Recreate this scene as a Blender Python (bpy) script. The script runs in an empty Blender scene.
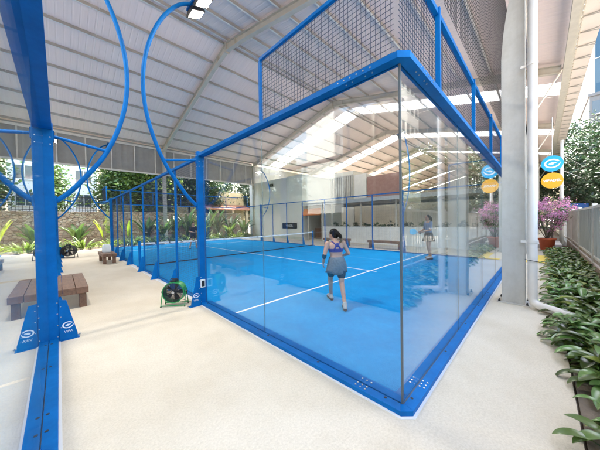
import bpy, bmesh, math, random
import numpy as np
from mathutils import Vector, Matrix
R = math.radians
random.seed(7); rng = np.random.default_rng(7)
S = bpy.context.scene
COL = S.collection

# ------------------------------------------------------------------ camera
cam_d = bpy.data.cameras.new('camera'); cam = bpy.data.objects.new('camera', cam_d); COL.objects.link(cam)
yaw, pitch, roll = R(44.925), R(-0.9445), R(-0.9386)
fw = Vector((math.sin(yaw)*math.cos(pitch), math.cos(yaw)*math.cos(pitch), math.sin(pitch)))
rt = Vector((math.cos(yaw), -math.sin(yaw), 0)); up = rt.cross(fw)
r2 = rt*math.cos(roll) + up*math.sin(roll); u2 = -rt*math.sin(roll) + up*math.cos(roll)
M4 = Matrix(((r2.x, u2.x, -fw.x, -2.0983), (r2.y, u2.y, -fw.y, -0.8651), (r2.z, u2.z, -fw.z, 1.6665), (0, 0, 0, 1)))
cam.matrix_world = M4
cam_d.sensor_width = 36; cam_d.lens = 36*241.55/600; cam_d.clip_start = 0.02; cam_d.clip_end = 2000
S.camera = cam

# ------------------------------------------------------------------ sky, sun, exposure
SUN = Vector((0.42, 0.36, 1.0)).normalized()
W = bpy.data.worlds.new('World'); S.world = W; W.use_nodes = True
nt = W.node_tree; nt.nodes.clear()
sky = nt.nodes.new('ShaderNodeTexSky'); sky.sky_type = 'NISHITA'; sky.sun_disc = False
sky.sun_elevation = math.asin(SUN.z); sky.sun_rotation = math.atan2(SUN.x, SUN.y)
sky.air_density = 1.6; sky.dust_density = 5.0; sky.ozone_density = 1.0
bg = nt.nodes.new('ShaderNodeBackground'); bg.inputs[1].default_value = 0.15
ow = nt.nodes.new('ShaderNodeOutputWorld')
nt.links.new(sky.outputs[0], bg.inputs[0]); nt.links.new(bg.outputs[0], ow.inputs[0])
sd = bpy.data.lights.new('sun', 'SUN'); sd.energy = 2.9; sd.angle = R(0.6); sd.color = (1.0, 0.95, 0.87)
so = bpy.data.objects.new('sun', sd); COL.objects.link(so); so.rotation_euler = SUN.to_track_quat('Z', 'Y').to_euler(); so.location = (0, 0, 60)
S.view_settings.view_transform = 'Standard'; S.view_settings.look = 'None'
S.view_settings.gamma = 1; S.view_settings.use_curve_mapping = False
S.view_settings.exposure = 3.28
LAMP_W = 7.0
cy = S.cycles
cy.max_bounces = 10; cy.diffuse_bounces = 5; cy.glossy_bounces = 5; cy.transmission_bounces = 6; cy.transparent_max_bounces = 48
cy.sample_clamp_indirect = 6; cy.caustics_reflective = False; cy.caustics_refractive = False; cy.blur_glossy = 0.5
cy.use_denoising = True

# ------------------------------------------------------------------ materials
MATS = {}
def newmat(name):
    m = bpy.data.materials.new(name); m.use_nodes = True; m.node_tree.nodes.clear(); MATS[name] = m
    N, L = m.node_tree.nodes, m.node_tree.links
    out = N.new('ShaderNodeOutputMaterial')
    return m, N, L, out
def pmat(name, col, rough=0.5, metal=0.0, var=0.0, vscale=3.0, bump=0.0, bscale=40.0, coat=0.0, island=0.0, spec=0.5, trans=0.0, col2=None, detail=4, streak=None):
    m, N, L, out = newmat(name)
    b = N.new('ShaderNodeBsdfPrincipled'); b.inputs['Roughness'].default_value = rough; b.inputs['Metallic'].default_value = metal
    b.inputs['Coat Weight'].default_value = coat; b.inputs['Specular IOR Level'].default_value = spec
    c = (*col, 1)
    tc = N.new('ShaderNodeTexCoord')
    src = None
    if var > 0 or col2:
        n = N.new('ShaderNodeTexNoise'); n.inputs['Scale'].default_value = vscale; n.inputs['Detail'].default_value = detail; n.inputs['Roughness'].default_value = 0.6
        if streak:
            mp = N.new('ShaderNodeMapping'); mp.inputs['Scale'].default_value = streak
            L.new(tc.outputs['Object'], mp.inputs[0]); L.new(mp.outputs[0], n.inputs['Vector'])
        else: L.new(tc.outputs['Object'], n.inputs['Vector'])
        r = N.new('ShaderNodeValToRGB')
        c2 = col2 or tuple(x*(1-var) for x in col); c1 = col if col2 else tuple(min(1, x*(1+var)) for x in col)
        r.color_ramp.elements[0].position = 0.34; r.color_ramp.elements[0].color = (*c2, 1)
        r.color_ramp.elements[1].position = 0.66; r.color_ramp.elements[1].color = (*c1, 1)
        L.new(n.outputs['Fac'], r.inputs[0]); src = r.outputs[0]
    if island > 0:
        g = N.new('ShaderNodeNewGeometry'); hs = N.new('ShaderNodeHueSaturation')
        mr = N.new('ShaderNodeMapRange'); mr.inputs['To Min'].default_value = 1-island; mr.inputs['To Max'].default_value = 1+island
        mr2 = N.new('ShaderNodeMapRange'); mr2.inputs['To Min'].default_value = 0.5-island*0.05; mr2.inputs['To Max'].default_value = 0.5+island*0.04
        L.new(g.outputs['Random Per Island'], mr.inputs['Value']); L.new(g.outputs['Random Per Island'], mr2.inputs['Value'])
        L.new(mr.outputs[0], hs.inputs['Value']); L.new(mr2.outputs[0], hs.inputs['Hue'])
        if src: L.new(src, hs.inputs['Color'])
        else: hs.inputs['Color'].default_value = c
        src = hs.outputs[0]
    if src: L.new(src, b.inputs['Base Color'])
    else: b.inputs['Base Color'].default_value = c
    if bump > 0:
        n2 = N.new('ShaderNodeTexNoise'); n2.inputs['Scale'].default_value = bscale; n2.inputs['Detail'].default_value = 5
        L.new(tc.outputs['Object'], n2.inputs['Vector'])
        bp = N.new('ShaderNodeBump'); bp.inputs['Strength'].default_value = bump; bp.inputs['Distance'].default_value = 0.02
        L.new(n2.outputs['Fac'], bp.inputs['Height']); L.new(bp.outputs[0], b.inputs['Normal'])
    if trans > 0:
        t = N.new('ShaderNodeBsdfTranslucent'); mx = N.new('ShaderNodeMixShader'); mx.inputs[0].default_value = trans
        if src: L.new(src, t.inputs[0])
        else: t.inputs[0].default_value = c
        L.new(b.outputs[0], mx.inputs[1]); L.new(t.outputs[0], mx.inputs[2]); L.new(mx.outputs[0], out.inputs[0])
    else: L.new(b.outputs[0], out.inputs[0])
    return m
def emat(name, col, s):
    m, N, L, out = newmat(name); e = N.new('ShaderNodeEmission'); e.inputs[0].default_value = (*col, 1); e.inputs[1].default_value = s
    L.new(e.outputs[0], out.inputs[0]); return m
def glassmat(name, tint=(0.955, 0.972, 0.968), f0=0.05, rough=0.0, dirt=0.0025):
    m, N, L, out = newmat(name)
    t = N.new('ShaderNodeBsdfTransparent'); t.inputs[0].default_value = (*tint, 1)
    g = N.new('ShaderNodeBsdfGlossy'); g.inputs['Roughness'].default_value = rough; g.inputs[0].default_value = (0.96, 0.98, 0.98, 1)
    geo = N.new('ShaderNodeNewGeometry')
    dp = N.new('ShaderNodeVectorMath'); dp.operation = 'DOT_PRODUCT'
    L.new(geo.outputs['Incoming'], dp.inputs[0]); L.new(geo.outputs['Normal'], dp.inputs[1])
    ab = N.new('ShaderNodeMath'); ab.operation = 'ABSOLUTE'; L.new(dp.outputs['Value'], ab.inputs[0])
    su = N.new('ShaderNodeMath'); su.operation = 'SUBTRACT'; su.inputs[0].default_value = 1; su.use_clamp = True; L.new(ab.outputs[0], su.inputs[1])
    pw = N.new('ShaderNodeMath'); pw.operation = 'POWER'; pw.inputs[1].default_value = 5; L.new(su.outputs[0], pw.inputs[0])
    ma = N.new('ShaderNodeMath'); ma.operation = 'MULTIPLY_ADD'; ma.inputs[1].default_value = 1-f0; ma.inputs[2].default_value = f0; L.new(pw.outputs[0], ma.inputs[0])
    mx = N.new('ShaderNodeMixShader'); L.new(ma.outputs[0], mx.inputs[0]); L.new(t.outputs[0], mx.inputs[1]); L.new(g.outputs[0], mx.inputs[2])
    if dirt > 0:
        d = N.new('ShaderNodeBsdfDiffuse'); d.inputs[0].default_value = (0.6, 0.62, 0.62, 1)
        n = N.new('ShaderNodeTexNoise'); n.inputs['Scale'].default_value = 2.2; n.inputs['Detail'].default_value = 6
        tc = N.new('ShaderNodeTexCoord'); L.new(tc.outputs['Object'], n.inputs['Vector'])
        mr = N.new('ShaderNodeMapRange'); mr.inputs['From Min'].default_value = 0.4; mr.inputs['From Max'].default_value = 0.8; mr.inputs['To Max'].default_value = dirt
        L.new(n.outputs['Fac'], mr.inputs['Value'])
        m2 = N.new('ShaderNodeMixShader'); L.new(mr.outputs[0], m2.inputs[0]); L.new(mx.outputs[0], m2.inputs[1]); L.new(d.outputs[0], m2.inputs[2])
        L.new(m2.outputs[0], out.inputs[0])
    else: L.new(mx.outputs[0], out.inputs[0])
    return m

def concrete(name, base, grit, stain):
    m, N, L, out = newmat(name)
    b = N.new('ShaderNodeBsdfPrincipled'); b.inputs['Roughness'].default_value = 0.72; b.inputs['Specular IOR Level'].default_value = 0.35
    tc = N.new('ShaderNodeTexCoord')
    n1 = N.new('ShaderNodeTexNoise'); n1.inputs['Scale'].default_value = 55; n1.inputs['Detail'].default_value = 6; n1.inputs['Roughness'].default_value = 0.7
    n2 = N.new('ShaderNodeTexNoise'); n2.inputs['Scale'].default_value = 0.9; n2.inputs['Detail'].default_value = 7
    vo = N.new('ShaderNodeTexVoronoi'); vo.inputs['Scale'].default_value = 90
    for k in (n1, n2, vo): L.new(tc.outputs['Object'], k.inputs['Vector'])
    r1 = N.new('ShaderNodeValToRGB'); r1.color_ramp.elements[0].position = 0.3; r1.color_ramp.elements[0].color = (*grit, 1)
    r1.color_ramp.elements[1].position = 0.62; r1.color_ramp.elements[1].color = (*base, 1); L.new(n1.outputs['Fac'], r1.inputs[0])
    r2_ = N.new('ShaderNodeValToRGB'); r2_.color_ramp.elements[0].position = 0.36; r2_.color_ramp.elements[0].color = (*stain, 1)
    r2_.color_ramp.elements[1].position = 0.6; r2_.color_ramp.elements[1].color = (1, 1, 1, 1); L.new(n2.outputs['Fac'], r2_.inputs[0])
    mx = N.new('ShaderNodeMix'); mx.data_type = 'RGBA'; mx.blend_type = 'MULTIPLY'; mx.inputs[0].default_value = 1
    L.new(r1.outputs[0], mx.inputs[6]); L.new(r2_.outputs[0], mx.inputs[7]); L.new(mx.outputs[2], b.inputs['Base Color'])
    bp = N.new('ShaderNodeBump'); bp.inputs['Strength'].default_value = 0.35; bp.inputs['Distance'].default_value = 0.006
    ad = N.new('ShaderNodeMath'); L.new(n1.outputs['Fac'], ad.inputs[0]); L.new(vo.outputs['Distance'], ad.inputs[1])
    L.new(ad.outputs[0], bp.inputs['Height']); L.new(bp.outputs[0], b.inputs['Normal']); L.new(b.outputs[0], out.inputs[0])
    return m
concrete('pave', (0.68, 0.615, 0.505), (0.56, 0.50, 0.40), (0.91, 0.895, 0.87))
pmat('earth', (0.16, 0.13, 0.10), 0.95, var=0.3, vscale=6, bump=0.5)
pmat('road_pale', (0.36, 0.33, 0.29), 0.9, var=0.2, vscale=8, bump=0.3)  # pale concrete tone, so the sunlit road bounces light up under the roof
pmat('turf', (0.004, 0.34, 0.76), 0.85, col2=(0.006, 0.285, 0.67), vscale=1.6, bump=0.7, bscale=170, detail=12, spec=0.12)
def overlay(name, scale, lo, hi, p0=0.35, p1=0.7):
    nt_ = MATS[name].node_tree; N, L = nt_.nodes, nt_.links; b = [n for n in N if n.type == 'BSDF_PRINCIPLED'][0]; src = b.inputs['Base Color'].links[0].from_socket
    tc = N.new('ShaderNodeTexCoord'); n = N.new('ShaderNodeTexNoise'); n.inputs['Scale'].default_value = scale; n.inputs['Detail'].default_value = 10; n.inputs['Roughness'].default_value = 0.75
    r = N.new('ShaderNodeValToRGB'); r.color_ramp.elements[0].position = p0; r.color_ramp.elements[0].color = (*lo, 1); r.color_ramp.elements[1].position = p1; r.color_ramp.elements[1].color = (*hi, 1)
    mx = N.new('ShaderNodeMix'); mx.data_type = 'RGBA'; mx.blend_type = 'MULTIPLY'; mx.inputs[0].default_value = 1; mx.clamp_result = False
    L.new(tc.outputs['Object'], n.inputs['Vector']); L.new(n.outputs['Fac'], r.inputs[0]); L.new(src, mx.inputs[6]); L.new(r.outputs[0], mx.inputs[7]); L.new(mx.outputs[2], b.inputs['Base Color'])
pmat('line', (0.78, 0.80, 0.82), 0.7, bump=0.3, bscale=150)
pmat('lip', (0.74, 0.73, 0.70), 0.6)
pmat('blue', (0.001, 0.135, 0.42), 0.5, var=0.12, vscale=4, spec=0.13, bump=0.04, bscale=300)
pmat('wire', (0.02, 0.03, 0.07), 0.5)
pmat('netting', (0.03, 0.03, 0.035), 0.8)
pmat('steel', (0.6, 0.6, 0.6), 0.3, 0.9)
pmat('black', (0.015, 0.015, 0.018), 0.45)
pmat('rubber', (0.03, 0.03, 0.03), 0.8)
pmat('white', (0.78, 0.78, 0.76), 0.5, var=0.05)
pmat('logo_white', (0.8, 0.82, 0.85), 0.5)
glassmat('glass')
pmat('glass_edge', (0.16, 0.22, 0.22), 0.15)
def half_clear(name):
    nt_ = MATS[name].node_tree; N, L = nt_.nodes, nt_.links; out = [n for n in N if n.type == 'OUTPUT_MATERIAL'][0]; src = out.inputs[0].links[0].from_socket
    t = N.new('ShaderNodeBsdfTransparent'); mx = N.new('ShaderNodeMixShader'); mx.inputs[0].default_value = 0.5; L.new(src, mx.inputs[1]); L.new(t.outputs[0], mx.inputs[2]); L.new(mx.outputs[0], out.inputs[0])
half_clear('glass_edge')
pmat('seal', (0.09, 0.11, 0.12), 0.3)
pmat('roof', (0.80, 0.68, 0.645), 0.6, var=0.03, vscale=2, streak=(6, 0.3, 1))
pmat('roof_light', (0.66, 0.60, 0.55), 0.5, var=0.04, vscale=2)
pmat('purlin', (0.72, 0.69, 0.64), 0.5, 0.0, var=0.1, vscale=2)
pmat('purlin_web_shade', (0.38, 0.355, 0.32), 0.6, var=0.15, vscale=2)  # darker than the flange: side shade painted into the web colour
pmat('frame', (0.52, 0.48, 0.41), 0.5, var=0.08, vscale=2)
pmat('column', (0.54, 0.52, 0.48), 0.5, var=0.05, vscale=2, streak=(3, 3, 0.4))
pmat('pipe', (0.74, 0.69, 0.63), 0.4, var=0.04)
pmat('cladding', (0.36, 0.345, 0.32), 0.5, var=0.08, vscale=2)
pmat('skylight', (0.74, 0.76, 0.77), 0.4, trans=0.38)
pmat('gutter', (0.50, 0.48, 0.42), 0.5, var=0.1)
pmat('plaster', (0.76, 0.755, 0.70), 0.8, col2=(0.70, 0.70, 0.65), vscale=0.9, bump=0.1)
pmat('plaster_green', (0.52, 0.56, 0.47), 0.8)
pmat('cream', (0.62, 0.56, 0.44), 0.8, var=0.06, vscale=1.5)
pmat('yellow_cream', (0.72, 0.60, 0.36), 0.8, var=0.05)
pmat('brick', (0.40, 0.24, 0.21), 0.85, col2=(0.34, 0.19, 0.165), vscale=3)
pmat('rooftile', (0.36, 0.15, 0.09), 0.8, var=0.2, vscale=5)
pmat('grey_panel', (0.50, 0.51, 0.50), 0.5, var=0.05)
pmat('fence_panel', (0.40, 0.41, 0.385), 0.55, var=0.12, vscale=2, streak=(2, 2, 0.5))
pmat('fence_post', (0.70, 0.67, 0.62), 0.6, col2=(0.58, 0.53, 0.47), vscale=3)
pmat('fence_base', (0.44, 0.35, 0.28), 0.9, col2=(0.30, 0.22, 0.17), vscale=4, bump=0.3)
pmat('wood', (0.20, 0.105, 0.065), 0.5, col2=(0.13, 0.065, 0.04), vscale=3, streak=(14, 1.2, 14), bump=0.1)
pmat('wood_end', (0.24, 0.15, 0.10), 0.6, col2=(0.17, 0.10, 0.07), vscale=20)
pmat('green_plastic', (0.012, 0.24, 0.065), 0.35)
pmat('terracotta', (0.62, 0.12, 0.045), 0.6, var=0.08)
pmat('tactile', (0.75, 0.55, 0.10), 0.7)
pmat('sign_blue', (0.01, 0.42, 0.78), 0.3)
pmat('sign_orange', (0.85, 0.42, 0.015), 0.3)
pmat('awning', (0.75, 0.22, 0.06), 0.6)
pmat('tarp', (0.02, 0.10, 0.36), 0.6)
pmat('bark', (0.14, 0.10, 0.07), 0.9, var=0.3, vscale=8, bump=0.6, bscale=20)
pmat('leaf', (0.085, 0.15, 0.042), 0.5, island=0.45, trans=0.25)
pmat('leaf_dark', (0.045, 0.085, 0.032), 0.45, island=0.5, trans=0.2)
pmat('leaf_bright', (0.13, 0.20, 0.035), 0.5, island=0.35, trans=0.3)
pmat('leaf_lime', (0.26, 0.36, 0.03), 0.45, island=0.25, trans=0.35)
pmat('leaf_bed', (0.115, 0.20, 0.05), 0.27, island=0.55, trans=0.15, spec=0.7)
pmat('leaf_yellowed', (0.22, 0.26, 0.05), 0.35, island=0.3, trans=0.2)
pmat('petal', (0.72, 0.30, 0.48), 0.6, island=0.35, trans=0.4)
pmat('leaf_deep', (0.030, 0.058, 0.024), 0.5, island=0.6, trans=0.15)
pmat('petal_pale', (0.75, 0.35, 0.55), 0.6, island=0.3, trans=0.4)
pmat('skin', (0.47, 0.26, 0.175), 0.55, var=0.04, vscale=6)
pmat('hair', (0.010, 0.007, 0.006), 0.7, var=0.3, vscale=60, spec=0.15)
pmat('cloth_purple', (0.035, 0.018, 0.20), 0.7)
pmat('cloth_grey', (0.14, 0.15, 0.165), 0.8, var=0.2, vscale=30, bump=0.2, bscale=60)
pmat('cloth_dark', (0.02, 0.022, 0.03), 0.8)
pmat('cloth_bluegrey', (0.20, 0.25, 0.36), 0.8, var=0.1, vscale=20)
pmat('shoe', (0.36, 0.36, 0.36), 0.6)
pmat('racket', (0.25, 0.62, 0.80), 0.4)
pmat('red', (0.5, 0.03, 0.03), 0.5)
pmat('wall_dark', (0.20, 0.16, 0.14), 0.7, var=0.2, vscale=2, streak=(3, 3, 0.4))
emat('lamp', (1.0, 0.93, 0.80), 14)
def stonemat():
    m, N, L, out = newmat('stone')
    b = N.new('ShaderNodeBsdfPrincipled'); b.inputs['Roughness'].default_value = 0.9
    tc = N.new('ShaderNodeTexCoord'); mp = N.new('ShaderNodeMapping'); mp.inputs['Scale'].default_value = (1, 1, 1.5)
    L.new(tc.outputs['Object'], mp.inputs[0])
    v = N.new('ShaderNodeTexVoronoi'); v.inputs['Scale'].default_value = 4.6; v2 = N.new('ShaderNodeTexVoronoi'); v2.feature = 'DISTANCE_TO_EDGE'; v2.inputs['Scale'].default_value = 4.6
    L.new(mp.outputs[0], v.inputs['Vector']); L.new(mp.outputs[0], v2.inputs['Vector'])
    sp = N.new('ShaderNodeSeparateColor'); L.new(v.outputs['Color'], sp.inputs[0])
    r = N.new('ShaderNodeValToRGB'); e = r.color_ramp.elements
    e[0].color = (0.44, 0.31, 0.26, 1); e[1].color = (0.75, 0.65, 0.57, 1)
    k = e.new(0.35); k.color = (0.58, 0.42, 0.35, 1); k = e.new(0.7); k.color = (0.66, 0.52, 0.46, 1)
    L.new(sp.outputs[0], r.inputs[0])
    mr = N.new('ShaderNodeMapRange'); mr.inputs['From Max'].default_value = 0.06; L.new(v2.outputs['Distance'], mr.inputs['Value'])
    mx = N.new('ShaderNodeMix'); mx.data_type = 'RGBA'; mx.inputs[6].default_value = (0.26, 0.20, 0.17, 1)
    L.new(mr.outputs[0], mx.inputs[0]); L.new(r.outputs[0], mx.inputs[7]); L.new(mx.outputs[2], b.inputs['Base Color'])
    bp = N.new('ShaderNodeBump'); bp.inputs['Distance'].default_value = 0.06; L.new(mr.outputs[0], bp.inputs['Height']); L.new(bp.outputs[0], b.inputs['Normal'])
    L.new(b.outputs[0], out.inputs[0])
stonemat()

overlay('turf', 14, (0.8, 0.90, 0.93), (2.2, 1.08, 1.03)); overlay('turf', 90, (0.6, 0.86, 0.90), (1.6, 1.08, 1.05))
overlay('pave', 3.5, (0.965, 0.96, 0.95), (1, 1, 1), 0.38, 0.55); overlay('pave', 0.35, (0.965, 0.96, 0.95), (1, 1, 1), 0.42, 0.56)
overlay('blue', 7, (0.85, 0.9, 0.92), (1.3, 1.06, 1.04), 0.4, 0.7)
overlay('column', 2.5, (0.90, 0.89, 0.87), (1, 1, 1), 0.38, 0.56); overlay('wood', 6, (0.7, 0.7, 0.7), (1.25, 1.2, 1.15))

# ------------------------------------------------------------------ mesh helpers
ORG = {}
class MB:
    def __init__(s): s.v = []; s.f = []; s.m = []
    def add(s, vs, fs, mi=0):
        o = len(s.v); s.v += [tuple(v) for v in vs]; s.f += [tuple(o+i for i in f) for f in fs]; s.m += [mi]*len(fs); return s
    def box(s, x0, x1, y0, y1, z0, z1, mi=0, M=None):
        vs = [Vector((x, y, z)) for z in (z0, z1) for y in (y0, y1) for x in (x0, x1)]
        if M is not None: vs = [M @ v for v in vs]
        return s.add(vs, [(0, 2, 3, 1), (4, 5, 7, 6), (0, 1, 5, 4), (2, 6, 7, 3), (0, 4, 6, 2), (1, 3, 7, 5)], mi)
    def prism(s, poly, z0, z1, mi=0):          # polygon in XY (ccw)
        n = len(poly); vs = [(x, y, z0) for x, y in poly] + [(x, y, z1) for x, y in poly]
        fs = [tuple(range(n-1, -1, -1)), tuple(range(n, 2*n))] + [(i, (i+1) % n, n+(i+1) % n, n+i) for i in range(n)]
        return s.add(vs, fs, mi)
    def ext(s, poly, ax, a0, a1, mi=0):        # polygon in the plane normal to ax, extruded
        n = len(poly)
        def mk(p, a): return (a, p[0], p[1]) if ax == 0 else ((p[0], a, p[1]) if ax == 1 else (p[0], p[1], a))
        vs = [mk(p, a0) for p in poly] + [mk(p, a1) for p in poly]
        fs = [tuple(range(n-1, -1, -1)), tuple(range(n, 2*n))] + [(i, (i+1) % n, n+(i+1) % n, n+i) for i in range(n)]
        return s.add(vs, fs, mi)
    def tube(s, pts, rad, n=12, mi=0, cap=True):
        pts = [Vector(p) for p in pts]
        rads = rad if isinstance(rad, (list, tuple)) else [rad]*len(pts)
        o = []; prev = None
        for i, p in enumerate(pts):
            t = (pts[min(i+1, len(pts)-1)] - pts[max(i-1, 0)]).normalized()
            if prev is None:
                a = t.orthogonal().normalized()
            else:
                a = (prev - t*prev.dot(t)).normalized()
            prev = a; b = t.cross(a)
            for k in range(n):
                th = 2*math.pi*k/n; o.append(p + (a*math.cos(th) + b*math.sin(th))*rads[i])
        fs = []
        for i in range(len(pts)-1):
            for k in range(n):
                k2 = (k+1) % n; fs.append((i*n+k, i*n+k2, (i+1)*n+k2, (i+1)*n+k))
        if cap: fs.append(tuple(range(n-1, -1, -1))); q = (len(pts)-1)*n; fs.append(tuple(range(q, q+n)))
        return s.add(o, fs, mi)
    def beam(s, a, b, w, h, mi=0, up=(0, 0, 1)):
        a = Vector(a); b = Vector(b); t = (b-a).normalized(); sd = t.cross(Vector(up)).normalized(); u = sd.cross(t)
        vs = []
        for p in (a, b):
            for q in ((-1, -1), (1, -1), (1, 1), (-1, 1)): vs.append(p + sd*q[0]*w/2 + u*q[1]*h/2)
        return s.add(vs, [(0, 1, 2, 3), (7, 6, 5, 4), (0, 4, 5, 1), (1, 5, 6, 2), (2, 6, 7, 3), (3, 7, 4, 0)], mi)
    def disc(s, c, nrm, r, h, n=16, mi=0):
        c = Vector(c); nrm = Vector(nrm).normalized(); return s.tube([c, c+nrm*h], r, n, mi)
    def build(s, name, mats, parent=None, smooth=False, bevel=0, loc=None):
        o = Vector((0, 0, 0))
        if parent is not None: o = ORG[parent.name]
        elif loc is not None: o = Vector(loc)
        me = bpy.data.meshes.new(name)
        me.from_pydata([(v[0]-o.x, v[1]-o.y, v[2]-o.z) for v in s.v], [], s.f)
        mats = mats if isinstance(mats, (list, tuple)) else [mats]
        for m in mats: me.materials.append(MATS[m])
        if len(mats) > 1: me.polygons.foreach_set('material_index', s.m)
        if smooth: me.polygons.foreach_set('use_smooth', [True]*len(s.f))
        me.update()
        ob = bpy.data.objects.new(name, me); COL.objects.link(ob); ORG[ob.name] = o
        if parent is not None: ob.parent = parent
        else: ob.location = o
        if bevel:
            md = ob.modifiers.new('bevel', 'BEVEL'); md.width = bevel; md.segments = 2; md.limit_method = 'ANGLE'
        return ob
def tag(o, label=None, cat=None, group=None, kind=None):
    if label: o['label'] = label
    if cat: o['category'] = cat
    if group: o['group'] = group
    if kind: o['kind'] = kind
    return o
def thing(name, loc, label, cat, group=None):
    o = bpy.data.objects.new(name, None); COL.objects.link(o); o.location = loc; o.empty_display_size = 0.1
    ORG[o.name] = Vector(loc); return tag(o, label, cat, group)
def struct(mb, name, mat): return tag(mb.build(name, mat), kind='structure')
def copy_tree(o, parent=None):
    c = o.copy(); COL.objects.link(c)
    if parent is not None: c.parent = parent
    for ch in list(o.children): copy_tree(ch, c)
    return c
def text_mesh(s, size, M, name, mat, parent, depth=0.001, bold=0.0):
    cu = bpy.data.curves.new(name, 'FONT'); cu.body = s; cu.size = size; cu.extrude = depth; cu.align_x = 'CENTER'; cu.align_y = 'CENTER'; cu.offset = bold
    t = bpy.data.objects.new(name+'_tmp', cu); COL.objects.link(t)
    bpy.context.view_layer.update()
    me = bpy.data.meshes.new_from_object(t.evaluated_get(bpy.context.evaluated_depsgraph_get()))
    bpy.data.objects.remove(t); me.transform(M); me.transform(Matrix.Translation(-ORG[parent.name]))
    me.materials.clear(); me.materials.append(MATS[mat]); me.name = name
    ob = bpy.data.objects.new(name, me); COL.objects.link(ob); ob.parent = parent; ORG[ob.name] = ORG[parent.name]; return ob

# ------------------------------------------------------------------ ground
struct(MB().box(-400, 400, -400, 400, -0.4, -0.05), 'ground', 'earth')
m = MB()
m.prism([(-40, -1.08), (46, -1.08), (46, 20.3), (-40, 20.3)], -0.3, 0.0)
struct(m, 'pavement', 'pave')
m = MB().box(-200, 300, -14, -3.2, -0.3, -0.03); struct(m, 'road', 'road_pale')
m = MB()
for i in range(8): m.box(10.2+i*0.3, 10.48+i*0.3, -1.07, -0.75, 0.004, 0.010)
m.box(10.2, 10.6, -0.74, -0.35, 0.004, 0.010)
struct(m, 'tactile_paving', 'tactile')

CX = [0.0, -12.24]                      # the two courts' near-left corners
for x in CX:
    o_ = 0.122; c_ = 0.085; m = MB().prism([(x-o_+c_, -o_), (x+10+o_-c_, -o_), (x+10+o_, -o_+c_), (x+10+o_, 20+o_-c_), (x+10+o_-c_, 20+o_), (x-o_+c_, 20+o_), (x-o_, 20+o_-c_), (x-o_, -o_+c_)], -0.05, 0.008); struct(m, 'court_edge', 'lip')
    m = MB().box(x+0.02, x+9.98, 0.02, 19.98, 0.0, 0.020); struct(m, 'court_floor', 'turf')
    m = MB(); w = 0.025
    for y in (3.05, 16.95): m.box(x+0.12, x+9.88, y-w, y+w, 0.018, 0.0245)
    m.box(x+5-w, x+5+w, 2.85, 17.15, 0.018, 0.0255)
    struct(m, 'court_line', 'line')

# ------------------------------------------------------------------ court enclosures
def cboxes(poly_o, poly_i, z0, z1, m, mi=0): pass
def bolt(m, x, y, z, nx=0, ny=0, nz=1, r=0.008, mi=0): m.disc((x, y, z), (nx, ny, nz), r, 0.006, 8, mi)
FP = [5.67, 7.33, 9.0, 11.0, 12.67, 14.33]
def rail_poly(h, c):   # outer outline of one half (outside the glass line) : full court ring handled by four mitred prisms
    return None
def ring_prisms(m, off0, off1, z0, z1, cham, sides='SN', mi=0):
    X0, X1, Y0, Y1 = 0, 10, 0, 20
    def P(o, c):
        x0, x1, y0, y1 = X0-o, X1+o, Y0-o, Y1+o
        return [(x0, y0+c), (x0+c, y0), (x1-c, y0), (x1, y0+c), (x1, y1-c), (x1-c, y1), (x0+c, y1), (x0, y1-c)]
    co = cham; ci = max(0.0001, cham - (off1-off0)*0.59)
    A, B = P(off1, co), P(off0, ci)
    segs = {'S': [(0, 1), (1, 2), (2, 3)], 'N': [(4, 5), (5, 6), (6, 7)]}
    for sd in sides:
        for a, b in segs[sd]:
            m.prism([A[a], A[b], B[b], B[a]], z0, z1, mi)
    # side runs along the glass
    for (ya, yb) in [q_ for q_, k_ in (((None, 4.0), 'S'), ((16.0, None), 'N')) if k_ in sides]:
        for sx in (0, 1):
            if ya is None:
                oa, ia = (A[0][1], B[0][1]); xo, xi = (A[0][0], B[0][0]) if sx == 0 else (A[3][0], B[3][0])
                q = [(xo, oa), (xi, ia), (xi, yb), (xo, yb)]
            else:
                oa, ia = (A[7][1], B[7][1]); xo, xi = (A[7][0], B[7][0]) if sx == 0 else (A[4][0], B[4][0])
                q = [(xo, ya), (xi, ya), (xi, ia), (xo, oa)]
            ar = sum(q[i][0]*q[(i+1) % 4][1]-q[(i+1) % 4][0]*q[i][1] for i in range(4))
            if ar < 0: q = q[::-1]
            m.prism(q, z0, z1, mi)

def logo(parent, M, s, name='logo'):
    """ring with a swoosh eye and four letters, in the XY plane of M, height about s"""
    m = MB(); n = 40; r_o, r_i = s*0.30, s*0.22; cy0 = s*0.12; vs = []; fs = []
    a0, a1 = R(28), R(372)
    for i in range(n+1):
        a = a0 + (a1-a0)*i/n; tp = min(1, (n-i)/6.0)
        ri = r_i + (r_o-r_i)*(1-tp)*0.9
        for r_ in (r_o, ri):
            for z in (0, 0.0015): vs.append(M @ Vector((math.cos(a)*r_*1.25, cy0+math.sin(a)*r_, z)))
    for i in range(n):
        b = i*4; c = b+4
        fs += [(b+1, c+1, c+3, b+3), (b, b+2, c+2, c), (b, c, c+1, b+1), (b+2, b+3, c+3, c+2)]
    m.add(vs, fs)
    # inner eye
    vs = []; n = 20
    for z in (0, 0.0015):
        for i in range(n):
            a = 2*math.pi*i/n; x = math.cos(a)*s*0.19; y = math.sin(a)*s*0.085*(1 if math.cos(a) < 0.3 else 0.55)
            c_, s_ = math.cos(R(14)), math.sin(R(14)); vs.append(M @ Vector((x*c_-y*s_+s*0.02, cy0+x*s_+y*c_, z)))
    m.add(vs, [tuple(range(n-1, -1, -1)), tuple(range(n, 2*n))] + [(i, (i+1) % n, n+(i+1) % n, n+i) for i in range(n)])
    return m.build(name, 'logo_white', parent)

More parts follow.
